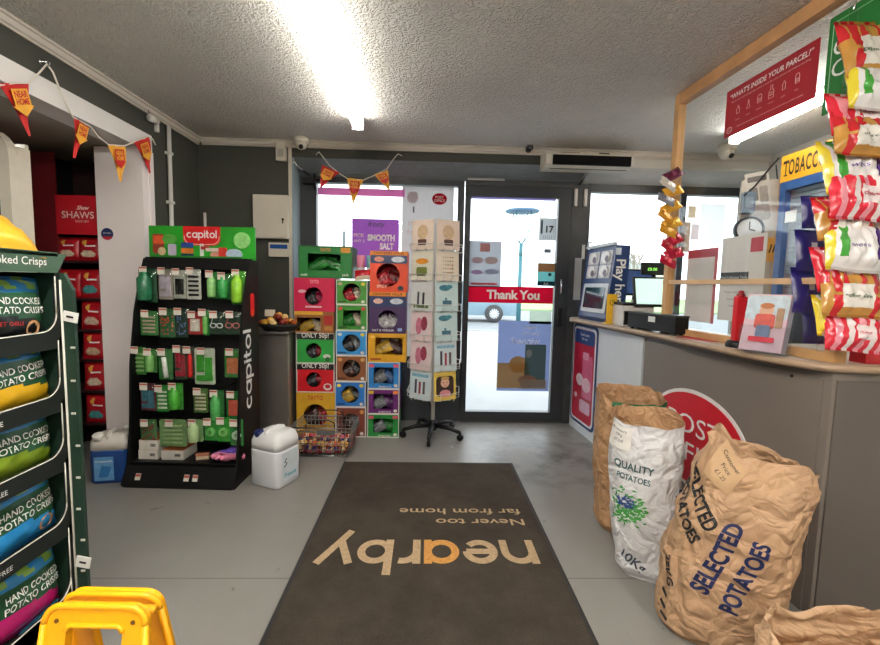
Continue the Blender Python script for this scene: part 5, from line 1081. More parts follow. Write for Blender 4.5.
BLUF = M((44, 84, 140), .4, var=.06); GRS = M((150, 158, 164), .4, .3, var=.1, scale=8)
u = MB()
for i in range(5): u.box((-lg/2+.03+i*(lg-.06)/4, zt0/2, -.02), (.05, zt0, .04))
u.build('upright', BLUF, t) if 0 else None
for i in range(5): MB().box((-lg/2+.03+i*(lg-.06)/4, zt0/2, -.02), (.05, zt0, .04)).build('upright', BLUF, t)
MB().box((0, zt0-.03, -.02), (lg, .06, .036)).build('cross_rail', BLUF, t); MB().box((0, .55, -.03), (lg, 1.1, .05)).build('lower_panel', BLACK, t)
sl = MB()
for i in range(28): sl.box((0, 1.12+i*.03, -.05), (lg-.02, .026, .012))
sl.build('shutter', GRS, t)
MB().box((0, zt1/2, -.2), (lg, zt1, .24)).build('body', M((120, 112, 104), .6), t)
tg = plate(.09, .075, .001).build('price_ticket', CARDW, t, T(-lg/2+.12, on(FG, 794, 216)[1], .004))
FN = frame((2.18, 3.12, 0), (.8, -.6, 0)); 
t = thing('notice_board', 'pale upright board with notices behind the screen left of the tobacco unit', 'board', frame((2.02, 3.24, 0), (1, -.35, 0)))
MB().box((.40, 1.0, -.02), (.24, 2.0, .03)).build('board', M((190, 180, 168), .6, var=.08, scale=6), t); MB().box((.53, 1.0, .0), (.04, 2.0, .03)).build('batten', WOOD, t)
FNB = t.matrix_basis.copy() @ T(0, 0, -.002)
o_, w_, h_ = flat('tilted newspaper sheet pinned on the pale board behind the screen', (747, 172, 771, 226), 'newspaper', 'newspaper', FNB, (196, 188, 178)); o_.matrix_basis = o_.matrix_basis @ RZ(.16)
printed(o_, [(0, h_*.38, w_*.8, h_*.1, (90, 84, 80), 'r'), (-w_*.2, h_*.1, w_*.36, h_*.24, (120, 110, 104), 'r'), (w_*.22, h_*.08, w_*.34, h_*.3, (150, 140, 132), 'r'), (0, -h_*.25, w_*.8, h_*.3, (160, 152, 144), 'r')], .0012)
m_, w_, h_ = rect_on(FNB, 741, 193, 753, 214); t = thing('wall_box', 'small grey blue box on the pale board below the newspaper', 'box', m_); plate(w_, h_, .05, r=.01).build('case', M((92, 112, 130), .4), t); plate(w_*.6, h_*.5, .003, z=.05, r=.006).build('cover', M((120, 138, 152), .3), t)
m_, w_, h_ = rect_on(FNB, 735, 217, 760, 243); t = thing('round_clock', 'round black rimmed clock on the pale board behind the screen', 'clock', m_); r_ = h_/2
MB().lathe([(r_, 0), (r_, .04), (r_*.94, .05), (r_*.84, .044), (r_*.84, .03)], 32).build('case', BLACK, t); k_ = MB(); disc(k_, 0, 0, r_*.86, .03, .034, 0, 32); k_.build('dial', M((222, 224, 226), .3), t)
k_ = MB(); stroke(k_, [(0, 0), (.0, r_*.6)], .008, .036); stroke(k_, [(0, 0), (r_*.4, -.01)], .01, .0362); k_.build('hand', BLACK, t)
m_, w_, h_ = rect_on(FNB, 766, 238, 779, 262); t = thing('warning_card', 'orange card with black hazard stripes on the pale board', 'card', m_ @ T(0, 0, .02)); plate(w_, h_, .002).build('sheet', M((232, 160, 60), .5), t)
k_ = MB()
for i in range(3): stroke(k_, [(-w_*.35+i*w_*.28, -h_*.12), (-w_*.2+i*w_*.28, h_*.22)], w_*.12, .0026)
k_.build('stripe', BLACK, t)
FWI = frame((0, D2-.03, 0), (1, 0, 0))
for px, lb, c in (((700, 204, 724, 244), 'blank white notice sheet taped to the window behind the screen', (236, 236, 234)), ((688, 206, 696, 218), 'small tan note taped to the window beside the screen post', (206, 180, 150)), ((681, 222, 690, 252), 'narrow brown notice taped to the window beside the screen post', (176, 150, 130)), ((691, 224, 699, 240), 'small grey pink note taped to the window beside the screen post', (206, 190, 190))):
    m_, w_, h_ = rect_on(FWI, *px); o_ = thing('window_notice', lb, 'notice', m_); sheet(w_, h_).build('sheet', paper_mat(c, .65), o_)
p = AZ(727, 148, CEIL-.02); dome(727, 148, p.y, 'white dome camera on the ceiling behind the clear screen', 1.15)
t = thing('ceiling_cable', 'black cable drooping beside the tobacco sign', 'cable', T(0, 0, 0)); pts = [AY(x, y, 3.1) for x, y in ((779, 158), (770, 168), (755, 186), (744, 196))]; MB().tube(pts, .006, 6).build('cable', BLACK, t)
pts = [AY(x, y, 3.1) for x, y in ((776, 165), (779, 195), (776, 215))]; MB().tube(pts, .004, 6).build('loop', BLACK, t)

# ------------------------------------------------------------------ things on the counter top
LB = thing('lottery_stand', 'navy Play here lottery stand with a screen at the far end of the counter', 'lottery stand', T(1.262, 3.50, CT) @ RZ(atan2(-.45, .045)) @ T(0, 0, 0))
# local: x runs along the front towards the camera, y points to the staff side (up to +y), front faces -y
NAVY = M((28, 54, 104), .35, var=.05, scale=6); ln, dp, ht = .44, .13, .56
bd = MB(); bd.prism([(.0, 0), (-.015, .03), (.045, ht), (.15, ht), (dp, 0)], 0, ln, 0, Matrix(((0, 0, 1, 0), (1, 0, 0, 0), (0, 1, 0, 0), (0, 0, 0, 1)))); bd.build('body', NAVY, LB)
FRT = frame((0, -.006, .05), (1, 0, 0), (0, .06, ht-.03))
def fp(x0, x1, y0, y1, t_, m, name, z=.0, r=.012, par=None): mb = plate(x1-x0, y1-y0, t_, x=(x0+x1)/2, y=(y0+y1)/2, z=z, r=r); return mb.build(name, m, LB, FRT)
fp(.04, .42, .015, .235, .012, M((206, 212, 216), .4), 'screen_surround'); fp(.075, .385, .045, .205, .003, M((26, 60, 74), .12, var=.4, scale=8), 'screen', .012)
for i in range(2):
    for j in range(2):
        x, y = .135+.19*i, .325+.105*j
        fp(x-.085, x+.085, y-.05, y+.05, .012, M((190, 188, 192), .4), 'dispenser', 0)
        k_ = MB(); disc(k_, x, y, .043, .012, .02, 0, 22, 1.35); k_.build('dispenser_disc', M((226, 224, 222), .35), LB, FRT)
        k_ = MB(); disc(k_, x+.025, y-.012, .024, .02, .022, 0, 18); k_.build('dispenser_mark', M((90, 70, 90), .4), LB, FRT)
tb = MB(); tb.box((ln/2, .04, ht+.012), (ln-.02, .03, .02)); tb.tube([(.03, .03, ht+.0), (.03, .03, ht+.05), (.1, .02, ht+.05)], .008, 6); tb.build('top_bracket', M((206, 214, 220), .4), LB)
FSD = frame((ln+.001, .06, .25), (0, 1, 0), (0, .02, 1))
k_ = MB(); put_text(k_, 'Play here', .012, .03, .001, .072, rot=-pi/2, weight=.025, spacing=.95); put_text(k_, '\u2014', 0, 0, -5, .01) if 0 else None; k_.build('lettering', TXTW, LB, FSD)
plate(.04, .05, .001, x=-.0, y=.265, r=.006).build('logo_panel', M((206, 214, 226), .4), LB, FSD)
q = AZ(613, 321, CT); t = thing('yellow_card_stand', 'yellow card on a small stand beside the lottery stand', 'card', T(1.295, 2.97, CT) @ RZ(.1))
MB().box((0, 0, .105), (.075, .006, .21), 0, None, .002).build('card', M((236, 186, 40), .45, var=.05), t); MB().box((0, .02, .006), (.07, .06, .012)).build('base', M((226, 176, 40), .45), t)
k_ = MB(); stroke(k_, [(.016*cos(2*pi*i/16), .15+.018*sin(2*pi*i/16)) for i in range(16)], .004, .0034, 0, True); stroke(k_, [(0, .15), (.008, .158)], .004, .0034); k_.build('emblem', TXTB, t, RX(pi/2))
t = thing('receipt_printer', 'black and white receipt printer behind the black till box', 'printer', T(1.39, 2.86, CT) @ RZ(-.12))
MB().box((0, 0, .07), (.2, .22, .14), 0, None, .012).build('body', M((214, 210, 206), .4), t); MB().box((.0, 0, .148), (.19, .21, .02), 0, None, .008).build('lid', BLACK, t); MB().box((-.06, -.112, .06), (.06, .006, .09), 0, None, .002).build('front_slot', BLACK, t)
k_ = MB(); k_.grid(lambda u, v: ((u-.5)*.09, -.09-.02*v, .158+.05*v-.03*v*v), 4, 6); k_.build('paper', CARDW, t)
def screen(label, x, y, w, h, z, rz, tilt, col, stem, cat='monitor', name='monitor'):
    t = thing(name, label, cat, T(x, y, CT) @ RZ(rz)); MB().box((0, .04, .008), (w*.6, .15, .016), 0, None, .005).build('base', BLACK, t); MB().tube([(0, .05, .012), (0, .04, z)], .014, 8).build('stem', BLACK, t)
    m = T(0, 0, z) @ RX(tilt); MB().box((0, .012, 0), (w, .024, h), 0, None, .006).build('case', BLACK, t, m); MB().box((0, -.001, 0), (w*.9, .003, h*.86)).build('screen', col, t, m); return t
screen('tilted till monitor with pale mint screen behind the till box', 1.46, 2.74, .24, .2, .235, -.12, -.32, M((190, 226, 212), .15, var=.05, scale=5, emit=.5), None)
ds = screen('small dark customer display above the mint till monitor', 1.56, 2.90, .2, .085, .39, -.1, -.1, M((22, 30, 26), .1), None, 'display', 'customer_display')
lettering(ds, [('£0.00', -.03, -.005, .02)], M((140, 220, 90), .3, emit=1.2), .0045, 'lettering', T(0, 0, .39) @ RX(-.1) @ RX(pi/2))
t = screen('till monitor seen edge on right of the lottery stand', 1.60, 3.22, .26, .2, .3, .2, -.1, M((70, 100, 160), .15, var=.4, scale=12), None)
C0, CA = AZ(655, 331, CT), AZ(628, 326.5, CT); dv = (CA-C0); an = atan2(dv.y, dv.x); C0 = C0 + Vector((.012, .012, 0))
t = thing('till_box', 'long black box with white label at the front of the counter', 'cash drawer', T(1.337, 2.262, CT) @ RZ(radians(97)))
l1 = .44; MB().box((l1/2, -.042, .055), (l1, .08, .09), 0, None, .004).build('body', M((16, 16, 17), .5, var=.15, spec=.3), t); MB().box((l1/2, -.042, .104), (l1+.006, .086, .01), 0, None, .003).build('lid', M((40, 40, 40), .35), t)
for sx in (.03, l1-.03):
    for sy in (-.015, -.07): MB().lathe([(.012, 0), (.012, .011)], 10, 0, T(sx, sy, 0)).build('foot', BLACK, t)
k_ = MB(); k_.box((.2, .0, .075), (.06, .003, .032)); k_.build('label', M((220, 224, 220), .5), t)
q = AZ(687, 334, CT+.002); t = thing('red_leaflet', 'red leaflet lying flat on the counter by the till box', 'leaflet', T(1.40, 2.13, CT+.001) @ RZ(.4)); MB().box((0, 0, .001), (.1, .21, .002)).build('sheet', M((176, 24, 44), .4), t)
t = thing('charity_stand', 'tall narrow red box on a round black dish on the counter', 'collecting box', T(1.382, 1.855, CT))
MB().lathe([(.044, 0), (.046, .012), (.04, .026), (.034, .03), (.001, .03)], 24).build('dish', BLACK, t); MB().box((0, 0, .125), (.045, .03, .2), 0, None, .005).build('box', M((210, 26, 38), .35), t); MB().lathe([(.016, 0), (.018, .01), (.01, .018), (.012, .026), (.001, .03)], 12, 0, T(0, 0, .222)).build('knob', M((150, 24, 30), .4), t)
MB().box((-.0, -.04, .02), (.04, .004, .014), 0, RX(.3)).build('label', M((150, 176, 160), .5), t)
# leaflet holder
q = AZ(783, 352, CT); t = thing('leaflet_holder', 'clear leaflet holder of pink magazines leaning near the counter corner', 'leaflet holder', T(1.338, 1.66, CT) @ RZ(radians(-64)))
AC2 = glass_mat((250, 251, 252), .04); tl = -.22
m = RX(tl); MB().box((0, .024, .11), (.165, .004, .22)).build('back_panel', AC2, t, m); MB().box((0, -.028, .055), (.165, .004, .11)).build('front_panel', AC2, t, m)
for s_ in (-1, 1): MB().box((s_*.0825, 0, .055), (.004, .05, .11)).build('side_panel', AC2, t, m)
MB().box((0, 0, .003), (.165, .05, .004)).build('bottom_panel', AC2, t, m); MB().box((0, .03, .004), (.165, .08, .004)).build('foot', AC2, t)
HM = t.matrix_basis.copy() @ m
for i in range(4):
    o_ = thing('magazine', 'pink magazine with a child on the cover, frontmost in the clear holder' if i == 0 else 'pale magazine stacked behind the front one in the clear holder', 'magazine', HM @ T(0, -.019+.0105*i, .008 + .115), None if i == 0 else 'magazines behind the front one')
    if i == 0: o_['group'] = 'magazines in the clear holder'
    MB().box((0, 0, 0), (.15, .008, .23)).build('cover', M((226, 196, 206) if i == 0 else (206, 206, 220), .3, var=.06), o_)
    if i == 0:
        x = RX(pi/2); pic = printed(o_, [(0, .06, .15, .1, (206, 222, 232), 'r'), (.0, .05, .05, .05, (226, 180, 150), 'o'), (.0, .068, .05, .024, (196, 120, 70), 'o'), (.0, .005, .07, .06, (210, 90, 80), 'r'), (.0, -.035, .05, .05, (110, 130, 160), 'r'), (.05, .02, .024, .08, (176, 140, 110), 'r'), (0, -.068, .09, .02, (214, 50, 70), 'r')], .0045); pic.matrix_basis = x

# ------------------------------------------------------------------ hanging sweets
STR = {'A': ([(218, 40, 60), (240, 226, 226), (236, 150, 164)], 'red and white striped'), 'B': ([(196, 142, 66), (200, 36, 44), (236, 230, 220)], 'gold and red'), 'C': ([(238, 234, 232), (70, 160, 60), (84, 44, 130), (236, 214, 60)], 'white, green and purple')}
def zA_(u, v):
    if .38 < u < .68 and .28 < v < .62: return 1
    return 0 if int(u*11) % 2 == 0 else (1 if int(u*5.5) % 2 else 2)
def zB_(u, v):
    if .25 < u < .75 and .16 < v < .6: return 2
    if .38 < v < .46: return 0
    return 1 if (.12 < u < .24 or .76 < u < .86 or (int(u*11) % 3 == 0 and v > .62)) else 0
def zC_(u, v):
    if u < .1: return 3
    if .16 < u < .27 and v > .2: return 1
    if .74 < u < .84 and v > .2: return 2
    return 0
ZF = {'A': zA_, 'B': zB_, 'C': zC_}; FSW = frame((0, 1.42, 0), (1, 0, 0))
MAT3 = {k: [M(c, .22, var=.12, scale=14, coat=.4) for c in v[0]] for k, v in STR.items()}
LST = [('B', 866, 48, 58, 52), ('C', 864, 91, 58, 40), ('A', 856, 114, 62, 38), ('B', 853, 138, 62, 36), ('C', 850, 166, 64, 46), ('A', 848, 196, 62, 42), ('B', 847, 218, 60, 36), ('C', 849, 246, 60, 42), ('A', 846, 268, 60, 36), ('B', 845, 291, 60, 40), ('C', 846, 314, 58, 32), ('A', 848, 330, 58, 30)]
PLC = ['topmost', 'second', 'third', 'fourth', 'fifth', 'sixth', 'seventh', 'eighth', 'ninth', 'tenth', 'eleventh', 'lowest']
q0, q1 = on(FSW, 850, 12), on(FSW, 848, 340)
t = thing('clip_strip', 'clear hanging strip holding the column of bright sweets packets', 'display strip', FSW @ T(on(FSW, 851, 180)[0], 0, -.05))
MB().box((0, (q0[1]+q1[1])/2, 0), (.03, q0[1]-q1[1]+.1, .002)).build('strip', glass_mat((250, 250, 250), .12), t); MB().tube([(0, q0[1]+.04, 0), (.03, CEIL-.075, -.02), (.1, CEIL-.07, -.03)], .003, 6).build('hook', CHROME, t)
for i, (k, cx, cy, w, h) in enumerate(LST):
    a, b = on(FSW, cx-w/2, cy), on(FSW, cx+w/2, cy); hh_ = on(FSW, cx, cy-h/2)[1]-on(FSW, cx, cy+h/2)[1]; w_ = b[0]-a[0]; h_ = max(hh_*1.3, .14)
    mb, sf = packet(w_, h_, .045, ZF[k], 100+i, 33, 18, .09, .3)
    o_ = thing('sweets_packet', '%s sweets packet, %s on the hanging strip' % (STR[k][1], PLC[i]), 'bag of sweets', FSW @ T((a[0]+b[0])/2-(.012 if i > 5 else -.008), a[1], .03*(i % 2)) @ RX(-.26) @ RZ((.06, -.05, .03, -.08)[i % 4]), 'sweets packets on the front hanging strip')
    bo = mb.build('bag', MAT3[k], o_)
    tm = MB()
    if k == 'C': put_text(tm, '1', w_*.28, .01, 0, h_*.4, mapf=lambda x, y: sf(x, y), weight=.06); put_text(tm, 'sweets', -.01, -h_*.05, 0, h_*.08, mapf=lambda x, y: sf(x, y))
    elif k == 'B': put_text(tm, 'toffee chews', 0, -h_*.12, 0, h_*.07, mapf=lambda x, y: sf(x, y), weight=.02)
    else: put_text(tm, 'chews', .005, -.008, 0, h_*.08, mapf=lambda x, y: sf(x, y), weight=.02)
    tm.build('lettering', [M((84, 44, 130), .4), M((60, 90, 50), .5), M((190, 60, 80), .4)][{'C': 0, 'B': 1, 'A': 2}[k]], bo)
for i, (k, cx, cy, w, h) in enumerate([('A', 892, 100, 44, 44), ('B', 894, 150, 44, 40), ('A', 893, 205, 44, 44), ('C', 894, 255, 44, 40), ('A', 893, 300, 42, 44)]):
    a, b = on(FSW, cx-w/2, cy), on(FSW, cx+w/2, cy); w_ = b[0]-a[0]; mb, sf = packet(w_, .16, .04, ZF[k], 130+i, 14, 12, .09, .2)
    o_ = thing('sweets_packet', '%s sweets packet, %s on the strip cut by the right photo edge' % (STR[k][1], ['topmost', 'second', 'third', 'fourth', 'fifth'][i]), 'bag of sweets', FSW @ T((a[0]+b[0])/2+.01, a[1], -.06) @ RX(-.3), 'sweets packets on the strip by the picture edge'); mb.build('bag', MAT3[k], o_)
m_, w_, h_ = rect_on(frame((0, 1.46, 0), (1, 0, 0)), 866, 338, 884, 372); m_.translation.z = CT+h_/2+.0; o_ = thing('red_box', 'plain red carton on the counter under the sweets strips', 'carton', m_); MB().box((0, 0, -.03), (w_, h_, .06), 0, None, .002).build('box', M((196, 26, 40), .4), o_)
FNV = frame((0, 1.62, 0), (1, 0, 0)); NV = [M((36, 30, 110), .3, var=.25, scale=14), M((222, 220, 230), .4)]
for i, (cx, cy, w, h) in enumerate([(815, 212, 22, 34), (811, 250, 26, 42), (809, 290, 30, 46), (818, 326, 26, 34)]):
    a, b = on(FNV, cx-w/2-3, cy), on(FNV, cx+w/2+6, cy); w_ = b[0]-a[0]; h_ = on(FNV, cx, cy-h/2)[1]-on(FNV, cx, cy+h/2)[1]
    mb, sf = packet(w_, h_, .03, lambda u, v: 1 if (u-.4)**2+(v-.6)**2 < .012 else 0, 150+i, 12, 12, .08, .22)
    o_ = thing('snack_packet', 'navy snack packet, %s on the strip behind the bright sweets' % ['topmost', 'second', 'third', 'lowest'][i], 'packet', FNV @ T((a[0]+b[0])/2, a[1], .0) @ RX(-.15), 'navy packets on the rear strip'); mb.build('bag', NV, o_)
# strip of little packets on the far screen post
FPK = frame((1.46, 2.415, 0), (1, -.0, 0))
PK = [(670, 176, (96, 30, 60), 'maroon'), (664, 186, (214, 206, 196), 'pale foil'), (670, 192, (222, 160, 40), 'yellow'), (662, 201, (140, 140, 150), 'silver'), (668, 208, (226, 164, 44), 'yellow'), (662, 218, (216, 150, 40), 'yellow'), (669, 224, (230, 172, 52), 'yellow'), (664, 232, (222, 158, 44), 'yellow'), (670, 241, (190, 30, 60), 'crimson'), (665, 248, (176, 24, 50), 'crimson'), (671, 254, (196, 36, 64), 'crimson'), (664, 262, (186, 28, 56), 'crimson')]
for i, (px, py, c, nm) in enumerate(PK):
    a = on(FPK, px, py); mb, sf = packet(.105, .06, .022, lambda u, v: 1 if .35 < u < .6 and .3 < v < .7 else 0, 170+i, 10, 8, .1, .25)
    o_ = thing('snack_packet', '%s little packet, %s in the cluster on the timber post' % (nm, PLC[i]), 'packet', FPK @ T(a[0], a[1], .03+.012*(i % 2)) @ RZ((.5, -.6, .3, -.4)[i % 4]) @ RX(-.5), 'little packets on the timber post'); mb.build('bag', [M(c, .25, .2, var=.2, scale=25), M(tuple(min(255, int(v*1.15+20)) for v in c), .3)], o_)
# ================================================================== DOORMAT
def carpet_mat():
    m, nt, out = mat_nodes('mat_pile'); L = nt.links; N = nt.nodes.new
    p = N('ShaderNodeBsdfPrincipled'); L.new(p.outputs[0], out.inputs[0]); p.inputs['Roughness'].default_value = .95; p.inputs['Specular IOR Level'].default_value = .1
    tc = N('ShaderNodeTexCoord'); cols = N('ShaderNodeValToRGB')
    n1 = N('ShaderNodeTexNoise'); n1.inputs['Scale'].default_value = 3.5; n1.inputs['Detail'].default_value = 8; n1.inputs['Roughness'].default_value = .7; L.new(tc.outputs['Object'], n1.inputs[0])
    cols.color_ramp.elements[0].position = .3; cols.color_ramp.elements[0].color = lin((52, 46, 40)); cols.color_ramp.elements[1].position = .72; cols.color_ramp.elements[1].color = lin((74, 67, 59)); L.new(n1.outputs['Fac'], cols.inputs[0])
    n2 = N('ShaderNodeTexNoise'); n2.inputs['Scale'].default_value = 260; n2.inputs['Detail'].default_value = 2; L.new(tc.outputs['Object'], n2.inputs[0])
    r = N('ShaderNodeMapRange'); r.inputs[1].default_value = .3; r.inputs[2].default_value = .7; r.inputs[3].default_value = .72; r.inputs[4].default_value = 1.28; L.new(n2.outputs['Fac'], r.inputs[0])
    v = N('ShaderNodeVectorMath'); v.operation = 'SCALE'; L.new(cols.outputs[0], v.inputs[0]); L.new(r.outputs[0], v.inputs['Scale']); L.new(v.outputs[0], p.inputs['Base Color'])
    b = N('ShaderNodeBump'); b.inputs['Strength'].default_value = .5; b.inputs['Distance'].default_value = .004; L.new(n2.outputs['Fac'], b.inputs['Height']); L.new(b.outputs[0], p.inputs['Normal']); return m
MX0, MX1, MY0, MY1 = -.528, .598, 1.0, 2.795
t = thing('doormat', 'large dark brown entrance mat printed nearby on the floor', 'mat', T((MX0+MX1)/2, (MY0+MY1)/2, 0))
MB().box((0, 0, .0025), (MX1-MX0, MY1-MY0, .005)).build('rubber_edge', M((34, 32, 31), .7), t); MB().box((0, 0, .0045), (MX1-MX0-.035, MY1-MY0-.035, .007)).build('pile', carpet_mat(), t)
INKM = M((176, 150, 116), .95, var=.22, scale=60); INKO = M((196, 140, 70), .95, var=.22, scale=60)
RM = RZ(pi)
k_ = MB(); hx = .172
geo_word(k_, 'nearby', 0, 0, hx, .038, 0, 0, None, [0, 0, 1, 0, 0, 0]); xs = [p.x for p in k_.v]; wx = max(xs)-min(xs); sc = .975/wx; mid = (max(xs)+min(xs))/2
for p in k_.v: p.x = (p.x-mid)*sc
q = AZ(430, 541.5, 0); yb = q.y-(MY0+MY1)/2
k_.build('lettering', [INKM, INKO], t, T(.024-(MX0+MX1)/2, yb, .0084) @ RM)
for s_, (px, py), wd in (('Never too', (480, 523.5), .445), ('far from home', (460, 513), .635)):
    q = AZ(px, py, 0); mb = MB(); put_text(mb, s_, 0, 0, 0, .056, width=wd, weight=.012); mb.build('lettering', INKM, t, T(q.x-(MX0+MX1)/2, q.y-(MY0+MY1)/2, .0086) @ RM)
q = AZ(452, 447, 0); o_ = thing('paper_scrap', 'tiny black and white scrap on the floor near the card spinner', 'litter', T(q.x, q.y, .0)); MB().grid(lambda u, v: ((u-.5)*.03, (v-.5)*.022, .002+.006*sin(u*5)*v), 4, 4).build('scrap', M((200, 196, 190), .7, var=.6, scale=90), o_)

# ================================================================== POTATO SACKS
def kraft(rgb, seed, var=.14, cr=.9):
    m, nt, out = mat_nodes('creased_paper'); L = nt.links; N = nt.nodes.new
    p = N('ShaderNodeBsdfPrincipled'); L.new(p.outputs[0], out.inputs[0]); p.inputs['Roughness'].default_value = .62
    tc = N('ShaderNodeTexCoord'); mp = N('ShaderNodeMapping'); mp.inputs['Location'].default_value = (seed, seed*2.1, 0); L.new(tc.outputs['Object'], mp.inputs[0])
    n1 = N('ShaderNodeTexNoise'); n1.inputs['Scale'].default_value = 9; n1.inputs['Detail'].default_value = 7; L.new(mp.outputs[0], n1.inputs[0])
    r = N('ShaderNodeMapRange'); r.inputs[1].default_value = .3; r.inputs[2].default_value = .7; r.inputs[3].default_value = 1-var; r.inputs[4].default_value = 1+var; L.new(n1.outputs['Fac'], r.inputs[0])
    v = N('ShaderNodeVectorMath'); v.operation = 'SCALE'; v.inputs[0].default_value = lin(rgb)[:3]; L.new(r.outputs[0], v.inputs['Scale']); L.new(v.outputs[0], p.inputs['Base Color'])
    wv = N('ShaderNodeTexNoise'); wv.inputs['Scale'].default_value = 5; wv.inputs['Detail'].default_value = 2; L.new(mp.outputs[0], wv.inputs[0])
    ad = N('ShaderNodeVectorMath'); ad.operation = 'MULTIPLY_ADD'; L.new(wv.outputs['Color'], ad.inputs[0]); ad.inputs[1].default_value = (.3, .3, .2); L.new(mp.outputs[0], ad.inputs[2])
    vo = N('ShaderNodeTexVoronoi'); vo.inputs['Scale'].default_value = 9; vo.feature = 'DISTANCE_TO_EDGE'; L.new(ad.outputs[0], vo.inputs['Vector'])
    v2 = N('ShaderNodeTexVoronoi'); v2.inputs['Scale'].default_value = 24; v2.feature = 'DISTANCE_TO_EDGE'; L.new(ad.outputs[0], v2.inputs['Vector'])
    s_ = N('ShaderNodeMath'); s_.operation = 'MULTIPLY_ADD'; L.new(v2.outputs['Distance'], s_.inputs[0]); s_.inputs[1].default_value = .4; L.new(vo.outputs['Distance'], s_.inputs[2])
    b = N('ShaderNodeBump'); b.inputs['Strength'].default_value = cr; b.inputs['Distance'].default_value = .03; L.new(s_.outputs[0], b.inputs['Height']); L.new(b.outputs[0], p.inputs['Normal']); return m
def spl(tab, t_):
    for i in range(len(tab)-1):
        if t_ <= tab[i+1][0]:
            k = (t_-tab[i][0])/(tab[i+1][0]-tab[i][0]); k = k*k*(3-2*k); return [a+(b-a)*k for a, b in zip(tab[i][1:], tab[i+1][1:])]
    return list(tab[-1][1:])
class Sack:
    """open paper sack: table rows (t, half width, half depth, centre x, centre y); local x across, -y front, z up"""
    def __init__(s, H, tab, seed, rim=None, amp=1.0, sq=3.0): s.H = H; s.tab = tab; s.seed = seed; s.rim = rim; s.amp = amp; s.sq = sq
    def pt(s, a, t_, inset=0, out=0):
        hw, hd, cx, cy = spl(s.tab, t_); c, s_ = cos(a), sin(a); e = 2/s.sq
        x = hw*(abs(c)**e)*(1 if c > 0 else -1); y = hd*(abs(s_)**e)*(1 if s_ > 0 else -1)
        q = Vector((cos(a)*1.3, sin(a)*1.3, t_*2.6)); sd = Vector((s.seed*5.1, s.seed*2.3, s.seed))
        d = noise.noise(q*1.1+sd)*.012 - abs(noise.noise(Vector((q.x*1.6+q.z*1.2, q.y*1.6, q.z*1.8))+sd))*.014 - abs(noise.noise(Vector((q.x*2.4-q.z, q.y*2.4, q.z*4.2+q.x))+sd*2))*.009 - abs(noise.noise(Vector((q.x*6, q.y*6, q.z*7+q.x*4))+sd*3))*.004 + noise.noise(q*9+sd)*.0015
        d *= s.amp*min(1, t_*6+.15); n = Vector((x/(hw*hw), y/(hd*hd), 0)); n.normalize()
        z = s.H*t_ + (s.rim(a)*max(0, (t_-.8)/.2)**1.3 if s.rim else 0)
        return Vector((cx+x, cy+y, z)) + n*(d - inset + out) + Vector((0, 0, d*.4*(t_ > .05)))
    def build(s, t, mats, nu=130, nv=100, band=None):
        mb = MB(); mb.grid(lambda u, v: s.pt(2*pi*u, v), nu, nv, band or 0, None, True, True)
        bt = [s.pt(2*pi*i/nu, 0) for i in range(nu)]; mb.add(bt, [tuple(range(nu))[::-1]], 0)
        o_ = s.body = mb.build('sack_body', mats, t)
        ib = MB(); ib.grid(lambda u, v: s.pt(2*pi*u, 1-.5*v, .006 if v > 0 else .0005), nu, 20, 0, None, True, True); ib.add([s.pt(2*pi*i/nu, .5, .006) for i in range(nu)], [tuple(range(nu))], 0)
        s.lining = ib.build('lining', mats[0], t); return o_
    def arcmap(s, t0):
        n = 720; P = []
        for i in range(n+1):
            a = 2*pi*i/n; hw, hd, _, _ = spl(s.tab, t0); c, q = cos(a), sin(a); e = 2/s.sq
            P.append((hw*(abs(c)**e)*(1 if c > 0 else -1), hd*(abs(q)**e)*(1 if q > 0 else -1)))
        A = [0]
        for i in range(n): A.append(A[-1] + sqrt((P[i+1][0]-P[i][0])**2 + (P[i+1][1]-P[i][1])**2))
        return A
    def front(s, a0, t0, rot=0, sx=1.0):
        """map flat text coordinates (metres) onto the sack around angle a0 and height t0"""
        c, s_ = cos(rot), sin(rot); A = s.arcmap(t0); tot = A[-1]; k0 = (a0 % (2*pi))/(2*pi)*720; base = A[int(k0)] + (A[min(int(k0)+1, 720)]-A[int(k0)])*(k0 % 1)
        def ang_at(d):
            d %= tot; lo, hi = 0, 720
            while hi-lo > 1:
                m = (lo+hi)//2
                if A[m] <= d: lo = m
                else: hi = m
            return 2*pi*(lo + (d-A[lo])/max(1e-9, A[hi]-A[lo]))/720
        def f(x, y):
            X, Y = x*c-y*s_, x*s_+y*c; hw, hd, _, _ = spl(s.tab, t0); lo, p = 0, s.pt(a0, t0)
            return s.pt(ang_at(base + X), t0 + Y/s.H, 0, .003)
        return f
def ticket(t, s, a0, t0, w, h, lines, col, rot=0):
    f = s.front(a0, t0, rot); mb = MB(); n = 6
    mb.grid(lambda u, v: f((u-.5)*w, (v-.5)*h) + (f((u-.5)*w, (v-.5)*h)-Vector((spl(s.tab, t0)[2], spl(s.tab, t0)[3], f(0, 0).z))).normalized()*.004, n, n)
    o_ = mb.build('ticket', M(col, .7, var=.08), t); tm = MB()
    for i, ln_ in enumerate(lines):
        put_text(tm, ln_, 0, h*(.3-.22*i), 0, h*.12, mapf=lambda x, y: f(x, y) + (f(x, y)-Vector((spl(s.tab, t0)[2], spl(s.tab, t0)[3], f(0, 0).z))).normalized()*.0062, shear=.2)
    tm.build('lettering', TXTB, o_); return o_
def slab(mb, word, f, x, y, size, rot=0, width=None, w=.05): put_text(mb, word, x, y, 0, size, mapf=f, weight=w, width=width, rot=rot)
KR = (188, 151, 116)
